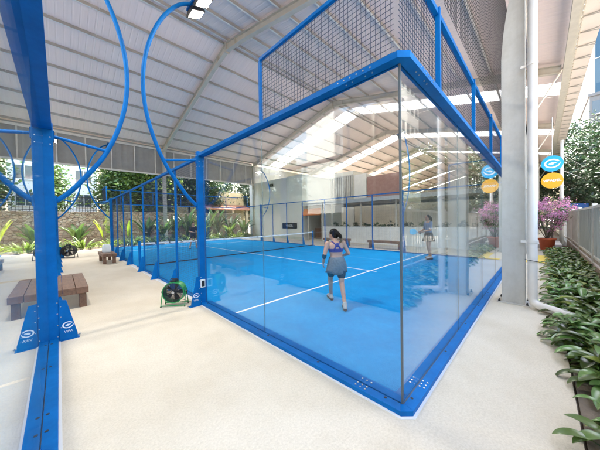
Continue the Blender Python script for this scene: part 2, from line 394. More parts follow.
def enclosure(label):
    T = thing('court_enclosure', (0, 0, 0), label, 'padel court cage', 'glass court cages under the roof')
    for sd in 'SN':
        m = MB(); ring_prisms(m, 0.010, 0.10, 0.006, 0.05, 0.075, sd); m.build('base_rail', 'blue', T, bevel=0.002)
        m = MB(); ring_prisms(m, -0.105, -0.010, 0.006, 0.046, 0.01, sd); m.build('inner_rail', 'blue', T, bevel=0.002)
    m = MB()     # rubber plugs along the rail, and bolt groups
    def plug(x, y, r=0.013): m.tube([(x, y, 0.046), (x, y, 0.0525)], r, 12, 0)
    for k in range(10):
        for o in (0.035, -0.045):
            if k in (0, 3, 6, 9) or o > 0:
                plug(0.12+k*1.08, -o)
                plug(0.12+k*1.08, 20+o)
    for x_s in (0, 1):
        for y in (0.14, 0.95, 1.88, 2.12, 3.1, 3.85, 16.15, 17.88, 18.12, 19.86):
            plug(-0.035 if x_s == 0 else 10.035, y); 
    m.build('rail_plug', 'rubber', T)
    m = MB()
    for (cx_, cy_) in ((0, 0), (10, 0), (0, 20), (10, 20)):
        sx = 1 if cx_ == 0 else -1; sy = 1 if cy_ == 0 else -1
        for i in range(3):
            for o in (0.03, 0.07):
                bolt(m, cx_+sx*(0.33+i*0.05), cy_-sy*o, 0.051); bolt(m, cx_-sx*o, cy_+sy*(0.33+i*0.05), 0.051)
        for i in range(3):
            bolt(m, cx_+sx*(0.33+i*0.05), cy_+sy*0.06, 0.047); bolt(m, cx_+sx*0.06, cy_+sy*(0.33+i*0.05), 0.047)
    m.build('rail_bolt', 'steel', T)
    for sd in 'SN':
        m = MB(); ring_prisms(m, -0.03, 0.10, 3.0, 3.055, 0.075, sd); m.build('top_rail', 'blue', T, bevel=0.002)
    m = MB()
    for (cx_, cy_) in ((0, 0), (10, 0), (0, 20), (10, 20)):
        sx = 1 if cx_ == 0 else -1; sy = 1 if cy_ == 0 else -1
        for i in range(6):
            d = 0.22+i*0.07
            bolt(m, cx_+sx*d, cy_-sy*0.099, 3.027, 0, -sy, 0, 0.007); bolt(m, cx_-sx*0.099, cy_+sy*d, 3.027, -sx, 0, 0, 0.007)
            if i % 3 != 2:
                bolt(m, cx_+sx*d, cy_-sy*0.06, 2.9999, 0, 0, -1, 0.007); bolt(m, cx_-sx*0.06, cy_+sy*d, 2.9999, 0, 0, -1, 0.007)
    m.build('top_rail_bolt', 'steel', T)
    # glass
    def pane(x0, x1, y0, y1):
        mm = MB(); mm.box(x0, x1, y0, y1, 0.04, 3.0)
        thin_x = (x1-x0) < 0.1
        for k in range(6):   # order: bottom, top, y0, y1, x0, x1
            mm.m[k] = 0 if (k in ((4, 5) if thin_x else (2, 3))) else 1
        return mm.build('glass_panel', ['glass', 'glass_edge'], T)
    g = 0.006
    for y in (-g, 20-g):
        for k in range(5): pane(k*2+0.004+(0.008 if k == 0 else 0), k*2+1.996-(0.008 if k == 4 else 0), y, y+2*g)
    for x in (-g, 10-g):
        for (a, b) in ((0.0, 1.996), (2.004, 3.99), (16.01, 17.996), (18.004, 20.0)): pane(x, x+2*g, a+(0.001 if a == 0 else 0), b-(0.001 if b == 20 else 0))
    # corner seal strips
    for cx_ in (0, 10):
        for cy_ in (0, 20):
            MB().box(cx_-0.008, cx_+0.008, cy_-0.0085, cy_+0.0085, 0.05, 2.999).build('corner_seal', 'seal', T)
    # posts
    for sx in (0, 1):
        s = -1 if sx == 0 else 1; X = 0 if sx == 0 else 10
        def bx(mm, a, b, *r, **k):
            x0, x1 = sorted((X+s*a, X+s*b)); return mm.box(x0, x1, *r, **k)
        for Y, sg in ((4.05, 1), (15.95, -1)):
            mm = MB(); bx(mm, -0.03, 0.11, Y-0.05, Y+0.05, 0.0, 3.10)
            p = mm.build('main_post', 'blue', T, bevel=0.004)
            mm = MB()
            bx(mm, 0.112, 0.125, Y-0.045, Y+0.045, 0.02, 0.55)
            y0, y1 = (Y-0.055-0.006, Y-0.055) if sg > 0 else (Y+0.055, Y+0.061)
            mm.ext([(X+s*0.11, 0.0), (X+s*0.30, 0.0), (X+s*0.30, 0.08), (X+s*0.19, 0.58), (X+s*0.11, 0.60)], 1, y0, y1)
            bx(mm, 0.11, 0.32, Y-0.07, Y+0.05, 0.0, 0.012)
            pl = mm.build('foot_plate', 'blue', p)
            mm = MB()
            for k in range(4): bolt(mm, X+s*0.095, Y-0.052 if sg > 0 else Y+0.052, 0.08+k*0.16, 0, -sg, 0, 0.007)
            for k in (0.28, 0.33): mm.disc((X+s*k, Y+0.02, 0.012), (0, 0, 1), 0.012, 0.02, 8)
            for k in range(3): bolt(mm, X+s*0.13, (y0 if sg > 0 else y1), 0.2+k*0.15, 0, -sg, 0, 0.006)
            for z in (2.90, 2.80, 3.02): 
                bolt(mm, X+s*0.08, Y-0.05 if sg > 0 else Y+0.05, z, 0, -sg, 0, 0.007); bolt(mm, X+s*0.0, Y-0.05 if sg > 0 else Y+0.05, z, 0, -sg, 0, 0.007)
                bolt(mm, X+s*0.11, Y, z, s, 0, 0, 0.007)
            mm.build('bolt', 'steel', p)
            # logo on the plate: facing -Y for the near one
            if sg > 0:
                Mx = Matrix(((1, 0, 0, X+s*0.20), (0, 0, -1, y0-0.0005), (0, 1, 0, 0.20), (0, 0, 0, 1)))
                logo(pl, Mx, 0.16)
                text_mesh('VIPA', 0.046, Matrix(((1, 0, 0, X+s*0.205), (0, 0, -1, y0-0.0012), (0, 1, 0, 0.125), (0, 0, 0, 1))), 'lettering', 'logo_white', pl)
        for Y in FP:
            door = Y in (9.0, 11.0)
            mm = MB(); bx(mm, -0.025, 0.025, Y-0.02, Y+0.02, 0.0, 3.0)
            p = mm.build('fence_post', 'blue', T, bevel=0.003)
            mm = MB()
            mm.ext([(X+s*0.031, 0.0), (X+s*0.20, 0.0), (X+s*0.20, 0.05), (X+s*0.08, 0.50), (X+s*0.031, 0.52)], 1, Y-0.005, Y+0.005)
            bx(mm, 0.031, 0.22, Y-0.05, Y+0.05, 0.0, 0.012)
            mm.build('foot_plate', 'blue', p)
        mm = MB(); bx(mm, -0.03, 0.03, 4.101, 15.899, 3.001, 3.055); mm.build('fence_rail', 'blue', T)
        mm = MB(); bx(mm, -0.03, 0.03, 4.101, 8.97, 0.01, 0.06); bx(mm, -0.03, 0.03, 11.03, 15.899, 0.01, 0.06); mm.build('fence_sill', 'blue', T)
        for (a, b) in ((4.1, 8.97), (11.03, 15.9)):
            mm = MB(); t = 0.0013
            for k in range(int((b-a)/0.05)):
                y = a+0.03+k*0.05; mm.box(X-t, X+t, y-t, y+t, 0.06, 3.0)
            for k in range(59):
                z = 0.08+k*0.05; mm.box(X-t+0.003, X+t+0.003, a, b, z-t, z+t)
            mm.build('mesh_panel', 'wire', T)
        # upper mesh over the first two metres
        for (a, b) in ((0.0, 2.0), (18.0, 20.0)):
            mm = MB(); ya, yb = (a+0.05, b) if a == 0 else (a, b-0.05)
            bx(mm, -0.02, 0.02, ya, yb, 3.97, 4.01)
            yy = b-0.02 if a == 0 else a-0.02
            bx(mm, -0.02, 0.02, yy, yy+0.04, 3.055, 3.97)
            mm.build('upper_frame', 'blue', T)
            mm = MB(); t = 0.0018
            for k in range(40): y = ya+0.02+k*0.049; mm.box(X-t, X+t, y-t, y+t, 3.055, 3.975)
            for k in range(19): z = 3.08+k*0.048; mm.box(X-t+0.004, X+t+0.004, ya, yb, z-t, z+t)
            mm.build('upper_mesh', 'wire', T)
    for Y in (0, 20):
        s = -1 if Y == 0 else 1
        mm = MB(); y0, y1 = sorted((Y-s*0.02, Y+s*0.04)); mm.box(-0.02, 10.02, y0, y1, 3.97, 4.03)
        mm.build('upper_rail', 'blue', T)
        for k in (1, 3, 5, 7, 9):
            mm = MB(); y0, y1 = sorted((Y+s*0.005, Y+s*0.055)); mm.box(k-0.02, k+0.02, y0, y1, 3.056, 4.05); 
            pp = mm.build('upper_post', 'blue', T)
        mm = MB(); t = 0.0018
        for k in range(int(10/0.049)): x = 0.02+k*0.049; mm.box(x-t, x+t, Y-t, Y+t, 3.055, 3.97)
        for k in range(19): z = 3.08+k*0.048; mm.box(0, 10, Y-t+0.004, Y+t+0.004, z-t, z+t)
        mm.build('upper_mesh', 'wire', T)
    return T
encR = enclosure('blue steel cage with clear glass walls around the court the two players are on')
encL = copy_tree(encR); encL.location = (CX[1], 0, 0)
encL['label'] = 'blue steel and glass cage at the far left edge, mirror-like glass wall nearest the camera'

# sockets box on the post of the right court
T = thing('socket_box', (-0.05, 3.99, 0.52), 'small grey switch box with dark face on the thick blue post by the green fan', 'switch box')
MB().box(-0.115, -0.025, 3.955, 3.998, 0.36, 0.52).build('housing', 'white', T, bevel=0.006)
m = MB().box(-0.10, -0.04, 3.951, 3.956, 0.385, 0.495); m.build('cover', 'black', T)

# nets
def net(x, label):
    T = thing('court_net', (x+5, 10, 0), label, 'net', 'nets across the courts')
    for s in (0, 1):
        X = x+0.06 if s == 0 else x+9.94
        m = MB().tube([(X, 10, 0.02), (X, 10, 0.98)], 0.045, 14); m.box(X-0.09, X+0.09, 9.9, 10.1, 0.02, 0.035); m.disc((X, 10, 0.98), (0, 0, 1), 0.05, 0.02, 14)
        m.build('net_post', 'blue', T, smooth=False)
    n = 20
    def top(u): return 0.90 - 0.05*(1-(2*u-1)**2)
    m = MB(); w = 9.72; x0 = x+0.14
    for k in range(int(w/0.045)):
        X = x0+k*0.045; m.box(X-0.001, X+0.001, 9.999, 10.001, 0.03, top((X-x0)/w))
    for j in range(19):
        f = j/19
        for i in range(n):
            u0, u1 = i/n, (i+1)/n; z0 = 0.03+f*(top(u0)-0.03); z1 = 0.03+f*(top(u1)-0.03)
            m.beam((x0+u0*w, 10.002, z0), (x0+u1*w, 10.002, z1), 0.002, 0.002)
    m.build('net_mesh', 'netting', T)
    m = MB()
    for i in range(n):
        u0, u1 = i/n, (i+1)/n
        m.beam((x0+u0*w-0.03, 10, top(u0)), (x0+u1*w+0.03, 10, top(u1)), 0.012, 0.06)
    m.build('net_tape', 'logo_white', T)
    MB().box(x0, x0+w, 9.995, 10.005, 0.03, 0.07).build('bottom_band', 'netting', T)
    return T
net(CX[0], 'black net with white top tape across the court with the players')
net(CX[1], 'black net with white top tape in the left court behind the mirror-like glass')

# ------------------------------------------------------------------ floodlight masts
def mast():
    T = thing('floodlight_mast', (0, 0, 0), None, 'floodlight mast', 'curved floodlight masts on the court posts')
    # bulging towards -X (outside), lights over +X
    pr = [(-0.06, 2.0), (-0.20, 2.13), (-0.36, 2.34), (-0.62, 2.74), (-0.81, 3.2), (-0.925, 3.68), (-0.955, 4.17), (-0.90, 4.66), (-0.76, 5.13), (-0.57, 5.52), (-0.33, 5.84), (-0.10, 6.0)]
    # smooth by Catmull-Rom
    P = [Vector((a, 0, b)) for a, b in pr]; Q = []
    for i in range(len(P)-1):
        p0, p1, p2, p3 = P[max(i-1, 0)], P[i], P[i+1], P[min(i+2, len(P)-1)]
        for k in range(4):
            t = k/4; Q.append(0.5*((2*p1) + (p2-p0)*t + (2*p0-5*p1+4*p2-p3)*t*t + (3*p1-p0-3*p2+p3)*t**3))
    Q.append(P[-1])
    MB().tube(Q, 0.033, 14).build('pole', 'blue', T, smooth=True)
    m = MB(); m.tube([(-0.05, 0, 2.93), (-0.66, 0, 2.83)], 0.022, 10); m.box(-0.075, -0.05, -0.04, 0.04, 2.86, 3.0); m.build('strut', 'blue', T)
    MB().box(-0.075, -0.052, -0.05, 0.05, 1.93, 2.08).build('bracket', 'blue', T)
    m = MB().box(-0.13, -0.05, -0.52, 0.16, 5.95, 6.0); m.build('cross_arm', 'blue', T)
    for y in (0.0, -0.36):
        Mx = Matrix.Translation((0.0, y, 5.86)) @ Matrix.Rotation(R(-22), 4, 'Y')
        m = MB().box(-0.14, 0.14, -0.13, 0.13, -0.01, 0.035, M=Mx)
        for k in range(7): m.box(-0.12, 0.12, -0.11+k*0.036, -0.104+k*0.036, 0.036, 0.075, M=Mx)
        m.beam(Mx @ Vector((-0.14, -0.14, 0.0)), (-0.10, y-0.14, 5.97), 0.03, 0.006); m.beam(Mx @ Vector((-0.14, 0.14, 0.0)), (-0.10, y+0.14, 5.97), 0.03, 0.006)
        f = m.build('floodlight', 'black', T)
        m = MB().box(-0.115, 0.115, -0.105, 0.105, -0.016, -0.011, M=Mx); m.build('lens', 'lamp', f)
        ld = bpy.data.lights.new('floodlight_beam', 'AREA'); ld.shape = 'RECTANGLE'; ld.size = 0.22; ld.size_y = 0.2; ld.energy = LAMP_W; ld.color = (1.0, 0.93, 0.82); ld.spread = R(150)
        lo = bpy.data.objects.new('floodlight_beam', ld); COL.objects.link(lo); lo.parent = f
        lo.matrix_local = Mx @ Matrix.Translation((0, 0, -0.03))
    return T
mlabs = {
 (0, 0, 4): 'curved blue pole rising from the post by the green fan to two glowing floodlights',
 (0, 0, 16): 'curved blue floodlight pole on the far left corner post of the players\' court',
 (0, 1, 4): 'curved floodlight pole at the near right of the players\' court, beyond the second player',
 (0, 1, 16): 'curved dark floodlight pole in front of the blank white wall',
 (1, 1, 4): 'curved blue pole bowing out from the nearest blue post at the left edge',
 (1, 1, 16): 'thin curved blue floodlight pole in front of the stone wall, beyond the wooden bench',
 (1, 0, 4): 'curved floodlight pole on the far side of the left court, near end',
 (1, 0, 16): 'curved floodlight pole on the far side of the left court, far end'}
proto = mast(); first = True
for (c, sd, Y), lab in mlabs.items():
    o = proto if first else copy_tree(proto); first = False
    X = CX[c] + (10 if sd else 0)
    o.location = (X + (0.05 if sd else -0.05), Y+0.05 if Y == 4 else Y-0.05, 0)
    o.rotation_euler = (0, 0, math.pi if sd else 0); o['label'] = lab

# ------------------------------------------------------------------ hall (open-sided roof)
H = thing('sports_hall', (4, 10.7, 0), 'open-sided steel hall with pale corrugated roof over both courts', 'hall')
RY, RZ, FY, FZ, NY, NZ = 10.7, 10.95, 22.0, 7.98, -1.60, 8.08
XA, XB = -14.0, 62.0
def zr(y): return RZ - (y-RY)*(RZ-FZ)/(FY-RY) if y > RY else RZ - (RY-y)*(RZ-NZ)/(RY-NY)
SK = [(15.6, 17.3), (24.6, 26.3), (33.6, 35.0), (42.6, 43.8), (51.6, 52.6)]
def sheet(x0, x1, y0, y1, mat, name, dz=0.20, step=0.25):
    n = max(1, int(round((x1-x0)/step))); st = (x1-x0)/n; xs = []
    for i in range(n):
        a = x0+i*st; xs += [(a, 0), (a+st*0.72, 0), (a+st*0.80, 0.007), (a+st*0.92, 0.007)]
    xs.append((x1, 0)); m = MB(); vs = []
    for x, h in xs: vs += [(x, y0, zr(y0)+dz+h), (x, y1, zr(y1)+dz+h)]
    m.add(vs, [(2*i, 2*i+1, 2*i+3, 2*i+2) for i in range(len(xs)-1)])
    o = m.build(name, mat, H); return o
xs = [XA] + [v for s in SK for v in s] + [XB]
for i in range(len(xs)-1):
    sk = i % 2 == 1
    for (a, b) in ((RY, FY+0.5), (RY-0.0, NY-0.05)):
        sheet(xs[i], xs[i+1], a, b, 'skylight' if sk else 'roof', 'skylight' if sk else 'roof_sheet')
# thickness: ridge cap
MB().beam((XA, RY, RZ+0.24), (XB, RY, RZ+0.24), 0.5, 0.02).build('ridge_cap', 'roof', H)
# purlins
ys = [RY+0.18+i*1.36 for i in range(9)] + [RY-0.18-i*1.38 for i in range(9)]
for y in ys:
    m = MB(); z = zr(y)+0.11; m.box(XA, XB, y-0.006, y+0.006, z-0.05, z+0.085, 1); m.box(XA, XB, y+0.006, y+0.065, z-0.05, z-0.038); m.box(XA, XB, y+0.058, y+0.065, z-0.038, z-0.02)
    m.build('purlin', ['purlin', 'purlin_web_shade'], H)
# sag rods
for k in range(18):
    x = XA+1.3+k*3.0
    for a, b in ((RY+0.2, FY-0.3), (RY-0.2, NY+0.3)): MB().tube([(x, a, zr(a)+0.10), (x, b, zr(b)+0.10)], 0.006, 5).build('tie_rod', 'purlin', H)
for fx in (-13.7, -4.7, 4.3, 13.3, 22.3, 31.3, 40.3, 49.3, 58.3):
    m = MB()
    for (ya, yb) in ((RY, FY-0.2), (RY, NY+0.15)):
        seg = 14
        for i in range(seg):
            y0 = ya+(yb-ya)*i/seg; y1 = ya+(yb-ya)*(i+1)/seg
            def dep(y):
                u = abs((y-RY)/(yb-RY)); return 0.30 + (0.14*max(0, (u-0.75)/0.25) if yb > RY or u < 0.9 else 0.0) + 0.12*max(0, (0.12-u)/0.12)
            z0, z1 = zr(y0)+0.015, zr(y1)+0.015; d0, d1 = dep(y0), dep(y1)
            w = 0.10
            m.add([(fx-0.005, y0, z0), (fx+0.005, y0, z0), (fx+0.005, y0, z0-d0), (fx-0.005, y0, z0-d0), (fx-0.005, y1, z1), (fx+0.005, y1, z1), (fx+0.005, y1, z1-d1), (fx-0.005, y1, z1-d1)],
                  [(0, 3, 7, 4), (1, 5, 6, 2)])
            m.beam((fx, y0, z0), (fx, y1, z1), 2*w, 0.014); m.beam((fx, y0, z0-d0), (fx, y1, z1-d1), 2*w, 0.014)
    m.box(fx-0.11, fx+0.11, RY-0.02, RY+0.02, RZ-0.52, RZ+0.04)
    for yy in (RY+0.9, RY-0.9, FY-1.4): m.box(fx-0.1, fx+0.1, yy-0.012, yy+0.012, zr(yy)-0.33, zr(yy)+0.015)
    for y in ys: m.box(fx-0.06, fx+0.06, y-0.03, y-0.01, zr(y)+0.02, zr(y)+0.17)
    m.build('rafter', 'frame', H)
    # far columns
    m = MB(); yc = 21.75
    m.box(fx-0.12, fx+0.12, yc-0.16, yc-0.145, 0, zr(yc)-0.3); m.box(fx-0.12, fx+0.12, yc+0.13, yc+0.145, 0, zr(yc)-0.3); m.box(fx-0.006, fx+0.006, yc-0.145, yc+0.13, 0, zr(yc)-0.3)
    m.build('column', 'column', H)
    # near columns: plated steel with a hooked top
    if fx > 0:
        m = MB(); y0, y1 = -0.64, -0.30; xa, xb = fx-0.21, fx+0.07
        m.ext([(y0, 0.02), (y1, 0.02), (y1, 4.75), (y1-0.03, 5.2), (y1-0.08, 5.6), (y1-0.14, 5.95), (y1-0.16, zr(-0.5)-0.1), (y0, zr(-0.5)-0.1)], 0, xa, xa+0.018)
        m.ext([(y0, 0.02), (y1, 0.02), (y1, 4.75), (y1-0.03, 5.2), (y1-0.08, 5.6), (y1-0.14, 5.95), (y1-0.16, zr(-0.5)-0.1), (y0, zr(-0.5)-0.1)], 0, xb-0.018, xb)
        m.box(xa+0.018, xb-0.018, y0+0.03, y0+0.045, 0.02, zr(-0.5)-0.1); m.box(xa+0.018, xb-0.018, y1-0.20, y1-0.185, 0.02, 7.6)
        c = m.build('column', 'column', H, bevel=0.003)
        m = MB().box(xa-0.07, xb+0.07, y0-0.06, y1+0.07, 0.0, 0.02); m.build('base_plate', 'column', c)
        m = MB()
        for bx_ in (xa-0.035, xb+0.035):
            for by_ in (y0-0.03, y1+0.035): m.tube([(bx_, by_, 0.02), (bx_, by_, 0.07)], 0.012, 8); m.tube([(bx_, by_, 0.02), (bx_, by_, 0.04)], 0.021, 6)
        m.build('anchor_bolt', 'black', c)
        # eave brace
        m = MB().tube([(fx, y0, 6.45), (fx, NY+0.1, zr(NY)-0.05)], 0.035, 10); m.build('brace', 'pipe', H)
# far cladding
m = MB(); x = XA
while x < 13.2:
    x1 = min(x+0.36, 13.2); m.box(x, x1-0.05, 21.97, 21.99, 5.80, 7.93); m.box(x1-0.05, x1, 21.955, 21.99, 5.80, 7.93); x = x1
m.box(XA, 13.2, 21.9, 22.03, 5.72, 5.80); m.box(XA, 13.2, 21.88, 22.03, 7.93, 8.05)
m.build('cladding', 'cladding', H)
m = MB(); x = 13.5
while x < XB-0.1:
    m.box(x, x+0.70, 21.97, 21.99, 6.0, 7.93); m.box(x+0.70, x+0.75, 21.955, 21.99, 6.0, 7.93); x += 0.75
m.build('upper_wall', 'plaster', H)
for k in range(19): x = XA+0.3+k*1.45; MB().box(x-0.035, x+0.035, 21.88, 21.95, 5.80, 7.93).build('cladding_rail', 'purlin', H)
m = MB(); m.box(XA, 13.2, 21.86, 21.90, 7.80, 7.95); m.box(XA, 13.2, 21.84, 21.90, 5.70, 5.82); m.build('cladding_trim', 'purlin', H)
m = MB()
for k in range(56):
    y = -1.6+k*0.42; m.box(XB-0.05, XB, y, y+0.40, 3.2, max(3.3, min(zr(y), zr(y+0.4))+0.15))
m.build('gable_end', 'cladding', H)
# near eave: box gutter, fascia lip sheet
m = MB(); m.ext([(NY-0.10, NZ+0.02), (NY-0.10, NZ-0.14), (NY+0.10, NZ-0.14), (NY+0.10, NZ+0.02)], 0, XA, XB); m.box(XA, XB, NY-0.16, NY-0.10, NZ-0.02, NZ+0.10)
m.build('gutter', 'gutter', H)
n = int(XB-XA)
for i in range(n):
    x = XA+i*1.0; m = MB().beam((x+0.02, NY-0.20, NZ+0.02), (x+0.02, NY-0.66, NZ-0.06), 0.03, 0.02)
    m.box(x+0.036, x+0.08, NY-0.66, NY-0.20, NZ+0.030, NZ+0.0445); m.build('eave_joint', 'cladding', H)
MB().box(XA, XB, NY-0.66, NY-0.18, NZ+0.045, NZ+0.055).build('eave_panel', 'roof_light', H)
m = MB()
for i in range(int((XB-XA)/0.3)): x = XA+i*0.3; m.box(x, x+0.16, NY-0.20, NY-0.165, NZ-0.03, NZ+0.05)
m.build('gutter_bracket', 'frame', H)

# safety net above the end wall
m = MB(); t = 0.0018
for k in range(int(26/0.06)): x = 0.9+k*0.06; m.box(x-t, x+t, -0.12-t, -0.12+t, 4.0, 7.9)
for k in range(65): z = 4.0+k*0.06; m.box(0.9, 26.9, -0.12-t+0.004, -0.12+t+0.004, z-t, z+t)
tag(m.build('safety_net', 'netting', loc=(0.9, -0.12, 4.0)), 'dark fine-meshed safety net hanging from the roof above the right glass wall', 'safety net')

# drain pipe
T = thing('drainpipe', (4.5, -0.76, 0), 'white drainpipe beside the grey column, turning into the leafy bed', 'drainpipe')
px, py = 4.0, -0.742; pts = [(px, py, 8.1), (px, py, 0.20)]; pd = (-0.62, -0.78)
for k in range(1, 7): a = R(15*k); q = 0.12*(1-math.cos(a)); pts.append((px+pd[0]*q, py+pd[1]*q, 0.20-0.12*math.sin(a)))
pts.append((px+pd[0]*0.95, py+pd[1]*0.95, 0.08))
MB().tube(pts, 0.068, 20).build('pipe', 'pipe', T, smooth=True)
m = MB()
for z in (1.2, 4.4): m.tube([(px, py, z), (px, py, z+0.05)], 0.077, 20); m.box(px-0.02, px+0.02, py+0.08, py+0.16, z, z+0.04)
m.build('collar', 'pipe', T)
m = MB().tube([(px-0.10, py+0.10, 0.9), (px-0.09, py-0.02, 0.88), (px-0.02, py-0.09, 0.86), (px+0.08, py-0.03, 0.87)], 0.006, 6); m.build('cable_tie', 'black', T)
MB().tube([(4.40, -0.675, 0.0), (4.40, -0.675, 6.5)], 0.014, 8).build('conduit', 'white', T)

# ------------------------------------------------------------------ benches
def bench(x, y, L, W_, h, label, rot=0.0):
    T = thing('wooden_bench', (x, y, 0), label, 'bench', 'low wooden benches beside the courts')
    Mx = Matrix.Translation((x, y, 0)) @ Matrix.Rotation(rot, 4, 'Z')
    n = 3; w = W_/n; m = MB()
    
    for k in range(n): m.box(-W_/2+k*w+0.003, -W_/2+(k+1)*w-0.003, -L/2, L/2, h-0.125, h, M=Mx)
    m.build('seat', 'wood', T, bevel=0.006)
    for sx in (-1, 1):
        for sy in (-1, 1):
            MB().box(sx*(W_/2-0.09)-0.055, sx*(W_/2-0.09)+0.055, sy*(L/2-0.13)-0.055, sy*(L/2-0.13)+0.055, 0, h-0.125, M=Mx).build('leg', 'wood', T, bevel=0.004)
    return T
bench(-1.99, 6.58, 1.9, 0.58, 0.42, 'chunky brown wooden bench just right of the nearest blue post')
bench(-0.62, 12.75, 1.6, 0.5, 0.42, 'wooden bench by the far left of the players\' court, with a white bag on it')
bench(11.1, 5.5, 2.0, 0.42, 0.46, 'dark bench in front of the low white wall, nearest the glass corner')
bench(11.1, 8.9, 2.0, 0.42, 0.46, 'dark bench in front of the low white wall, behind the woman in the purple top')
# bag on the bench
T = thing('white_bag', (-0.62, 12.9, 0.42), 'white bag standing on the wooden bench at the far left', 'bag')
m = MB(); vs = []
for k, (z, s) in enumerate([(0.42, .9), (0.5, 1.0), (0.68, .95), (0.78, .75)]): vs += [(-0.62+0.15*s*a, 12.9+0.2*s*b, z+random.uniform(-.01, .01)) for a, b in ((-1, -1), (1, -1), (1, 1), (-1, 1))]
m.add(vs, [(3, 2, 1, 0), (12, 13, 14, 15)] + [(4*i+j, 4*i+(j+1) % 4, 4*i+4+(j+1) % 4, 4*i+4+j) for i in range(3) for j in range(4)])
m.build('bag_body', 'white', T, bevel=0.03)
MB().tube([(-0.68, 12.85, .76), (-0.66, 12.87, .88), (-0.6, 12.93, .9), (-0.58, 12.95, .76)], 0.01, 6).build('strap', 'black', T)

# ------------------------------------------------------------------ drum fan
def fan(x, y, rot, mat, label, s=1.0, nm='drum_fan'):
    T = thing(nm, (x, y, 0), label, 'fan', 'drum fans on the floor')
    Mx = Matrix.Translation((x, y, 0)) @ Matrix.Rotation(rot, 4, 'Z') @ Matrix.Scale(s, 4)
    c = Vector((0, 0, 0.31)); Rr = 0.215
    def P(u, r, a): return Mx @ (c + Vector((r*math.cos(a), u, r*math.sin(a))))
    n = 36; prof = [(-0.10, Rr+0.018), (-0.10, Rr), (-0.085, Rr-0.006), (0.10, Rr-0.006), (0.11, Rr), (0.11, Rr+0.018), (0.09, Rr+0.010), (-0.085, Rr+0.010)]
    vs = []; fs = []; k_ = len(prof)
    for i in range(n):
        for u, r in prof: vs.append(P(u, r, 2*math.pi*i/n))
    for i in range(n):
        for j in range(k_): fs.append((i*k_+j, i*k_+(j+1) % k_, ((i+1) % n)*k_+(j+1) % k_, ((i+1) % n)*k_+j))
    MB().add(vs, fs).build('drum', mat, T, smooth=False)
    m = MB()
    for r in [0.03+0.0125*i for i in range(15)]:
        m.tube([P(-0.098, r, 2*math.pi*i/28) for i in range(29)], 0.0032*s, 4, cap=False)
        m.tube([P(0.108, r, 2*math.pi*i/28) for i in range(29)], 0.0032*s, 4, cap=False)
    for i in range(8):
        a = 2*math.pi*i/8
        for u in (-0.1, 0.11): m.tube([P(u, 0.03, a), P(u, Rr, a)], 0.0025*s, 4)
    m.build('grille', 'black', T)
    m = MB()
    for i in range(5):
        a = 2*math.pi*i/5; vs = []
        for r, w0, w1, t in ((0.04, -.25, .25, .035), (0.12, -.28, .30, .03), (0.19, -.22, .30, .02)):
            vs += [P(-t, r, a+w0), P(t, r, a+w1)]
        m.add(vs, [(0, 1, 3, 2), (2, 3, 5, 4)])
    m.build('blade', 'black', T)
    m = MB().tube([P(-0.06, 0, 0), P(0.08, 0, 0)], 0.05*s, 16); m.build('motor', 'black', T)
    m = MB().tube([P(-0.099, 0, 0), P(-0.104, 0, 0)], 0.03*s, 16); m.build('badge', 'steel', T)
    m = MB()
    for u in (-0.12, 0.12):
        pts = [Vector((-0.235, u, 0.012)), Vector((-0.235, u*0.4, 0.31)), ]
        m.tube([Mx @ Vector((-0.25, u, 0.012)), Mx @ Vector((-0.245, u*0.3, 0.32))], 0.010*s, 8)
        m.tube([Mx @ Vector((0.25, u, 0.012)), Mx @ Vector((0.245, u*0.3, 0.32))], 0.010*s, 8)
        m.tube([Mx @ Vector((-0.25, u, 0.03)), Mx @ Vector((0.25, u, 0.03))], 0.010*s, 8)
    m.build('stand', mat, T)
    m = MB()
    for sx in (-1, 1):
        m.tube([Mx @ Vector((sx*0.215, 0, 0.31)), Mx @ Vector((sx*0.275, 0, 0.31))], 0.022*s, 10)
        for u in (-0.12, 0.12): m.disc(Mx @ Vector((sx*0.25, u, 0.0)), (0, 0, 1), 0.016*s, 0.02*s, 8)
    m.build('knob', 'black', T)
    m = MB().box(-0.05, 0.05, -0.06, 0.06, 0.535, 0.575, M=Mx); m.tube([Mx @ Vector(q) for q in ((-.09, 0, .53), (-.07, 0, .60), (.07, 0, .60), (.09, 0, .53))], 0.011*s, 8)
    m.build('handle', 'black', T)
    return T
fan(-0.47, 4.40, R(-38), 'green_plastic', 'green drum fan on the floor beside the thick blue post', 0.9)
fan(-1.78, 15.9, R(-30), 'black', 'black drum fan on the floor in front of the far plant bed', 1.2)
# fan cable
m = MB().tube([(-0.35, 4.6, 0.012), (-0.25, 4.75, 0.010), (-0.2, 4.5, 0.010), (-0.17, 4.2, 0.02), (-0.13, 4.02, 0.3), (-0.10, 3.98, 0.38)], 0.005, 6)
tag(m.build('power_cable', 'black', loc=(-.35, 4.6, 0)), 'thin black cable from the green fan up to the switch box', 'cable')
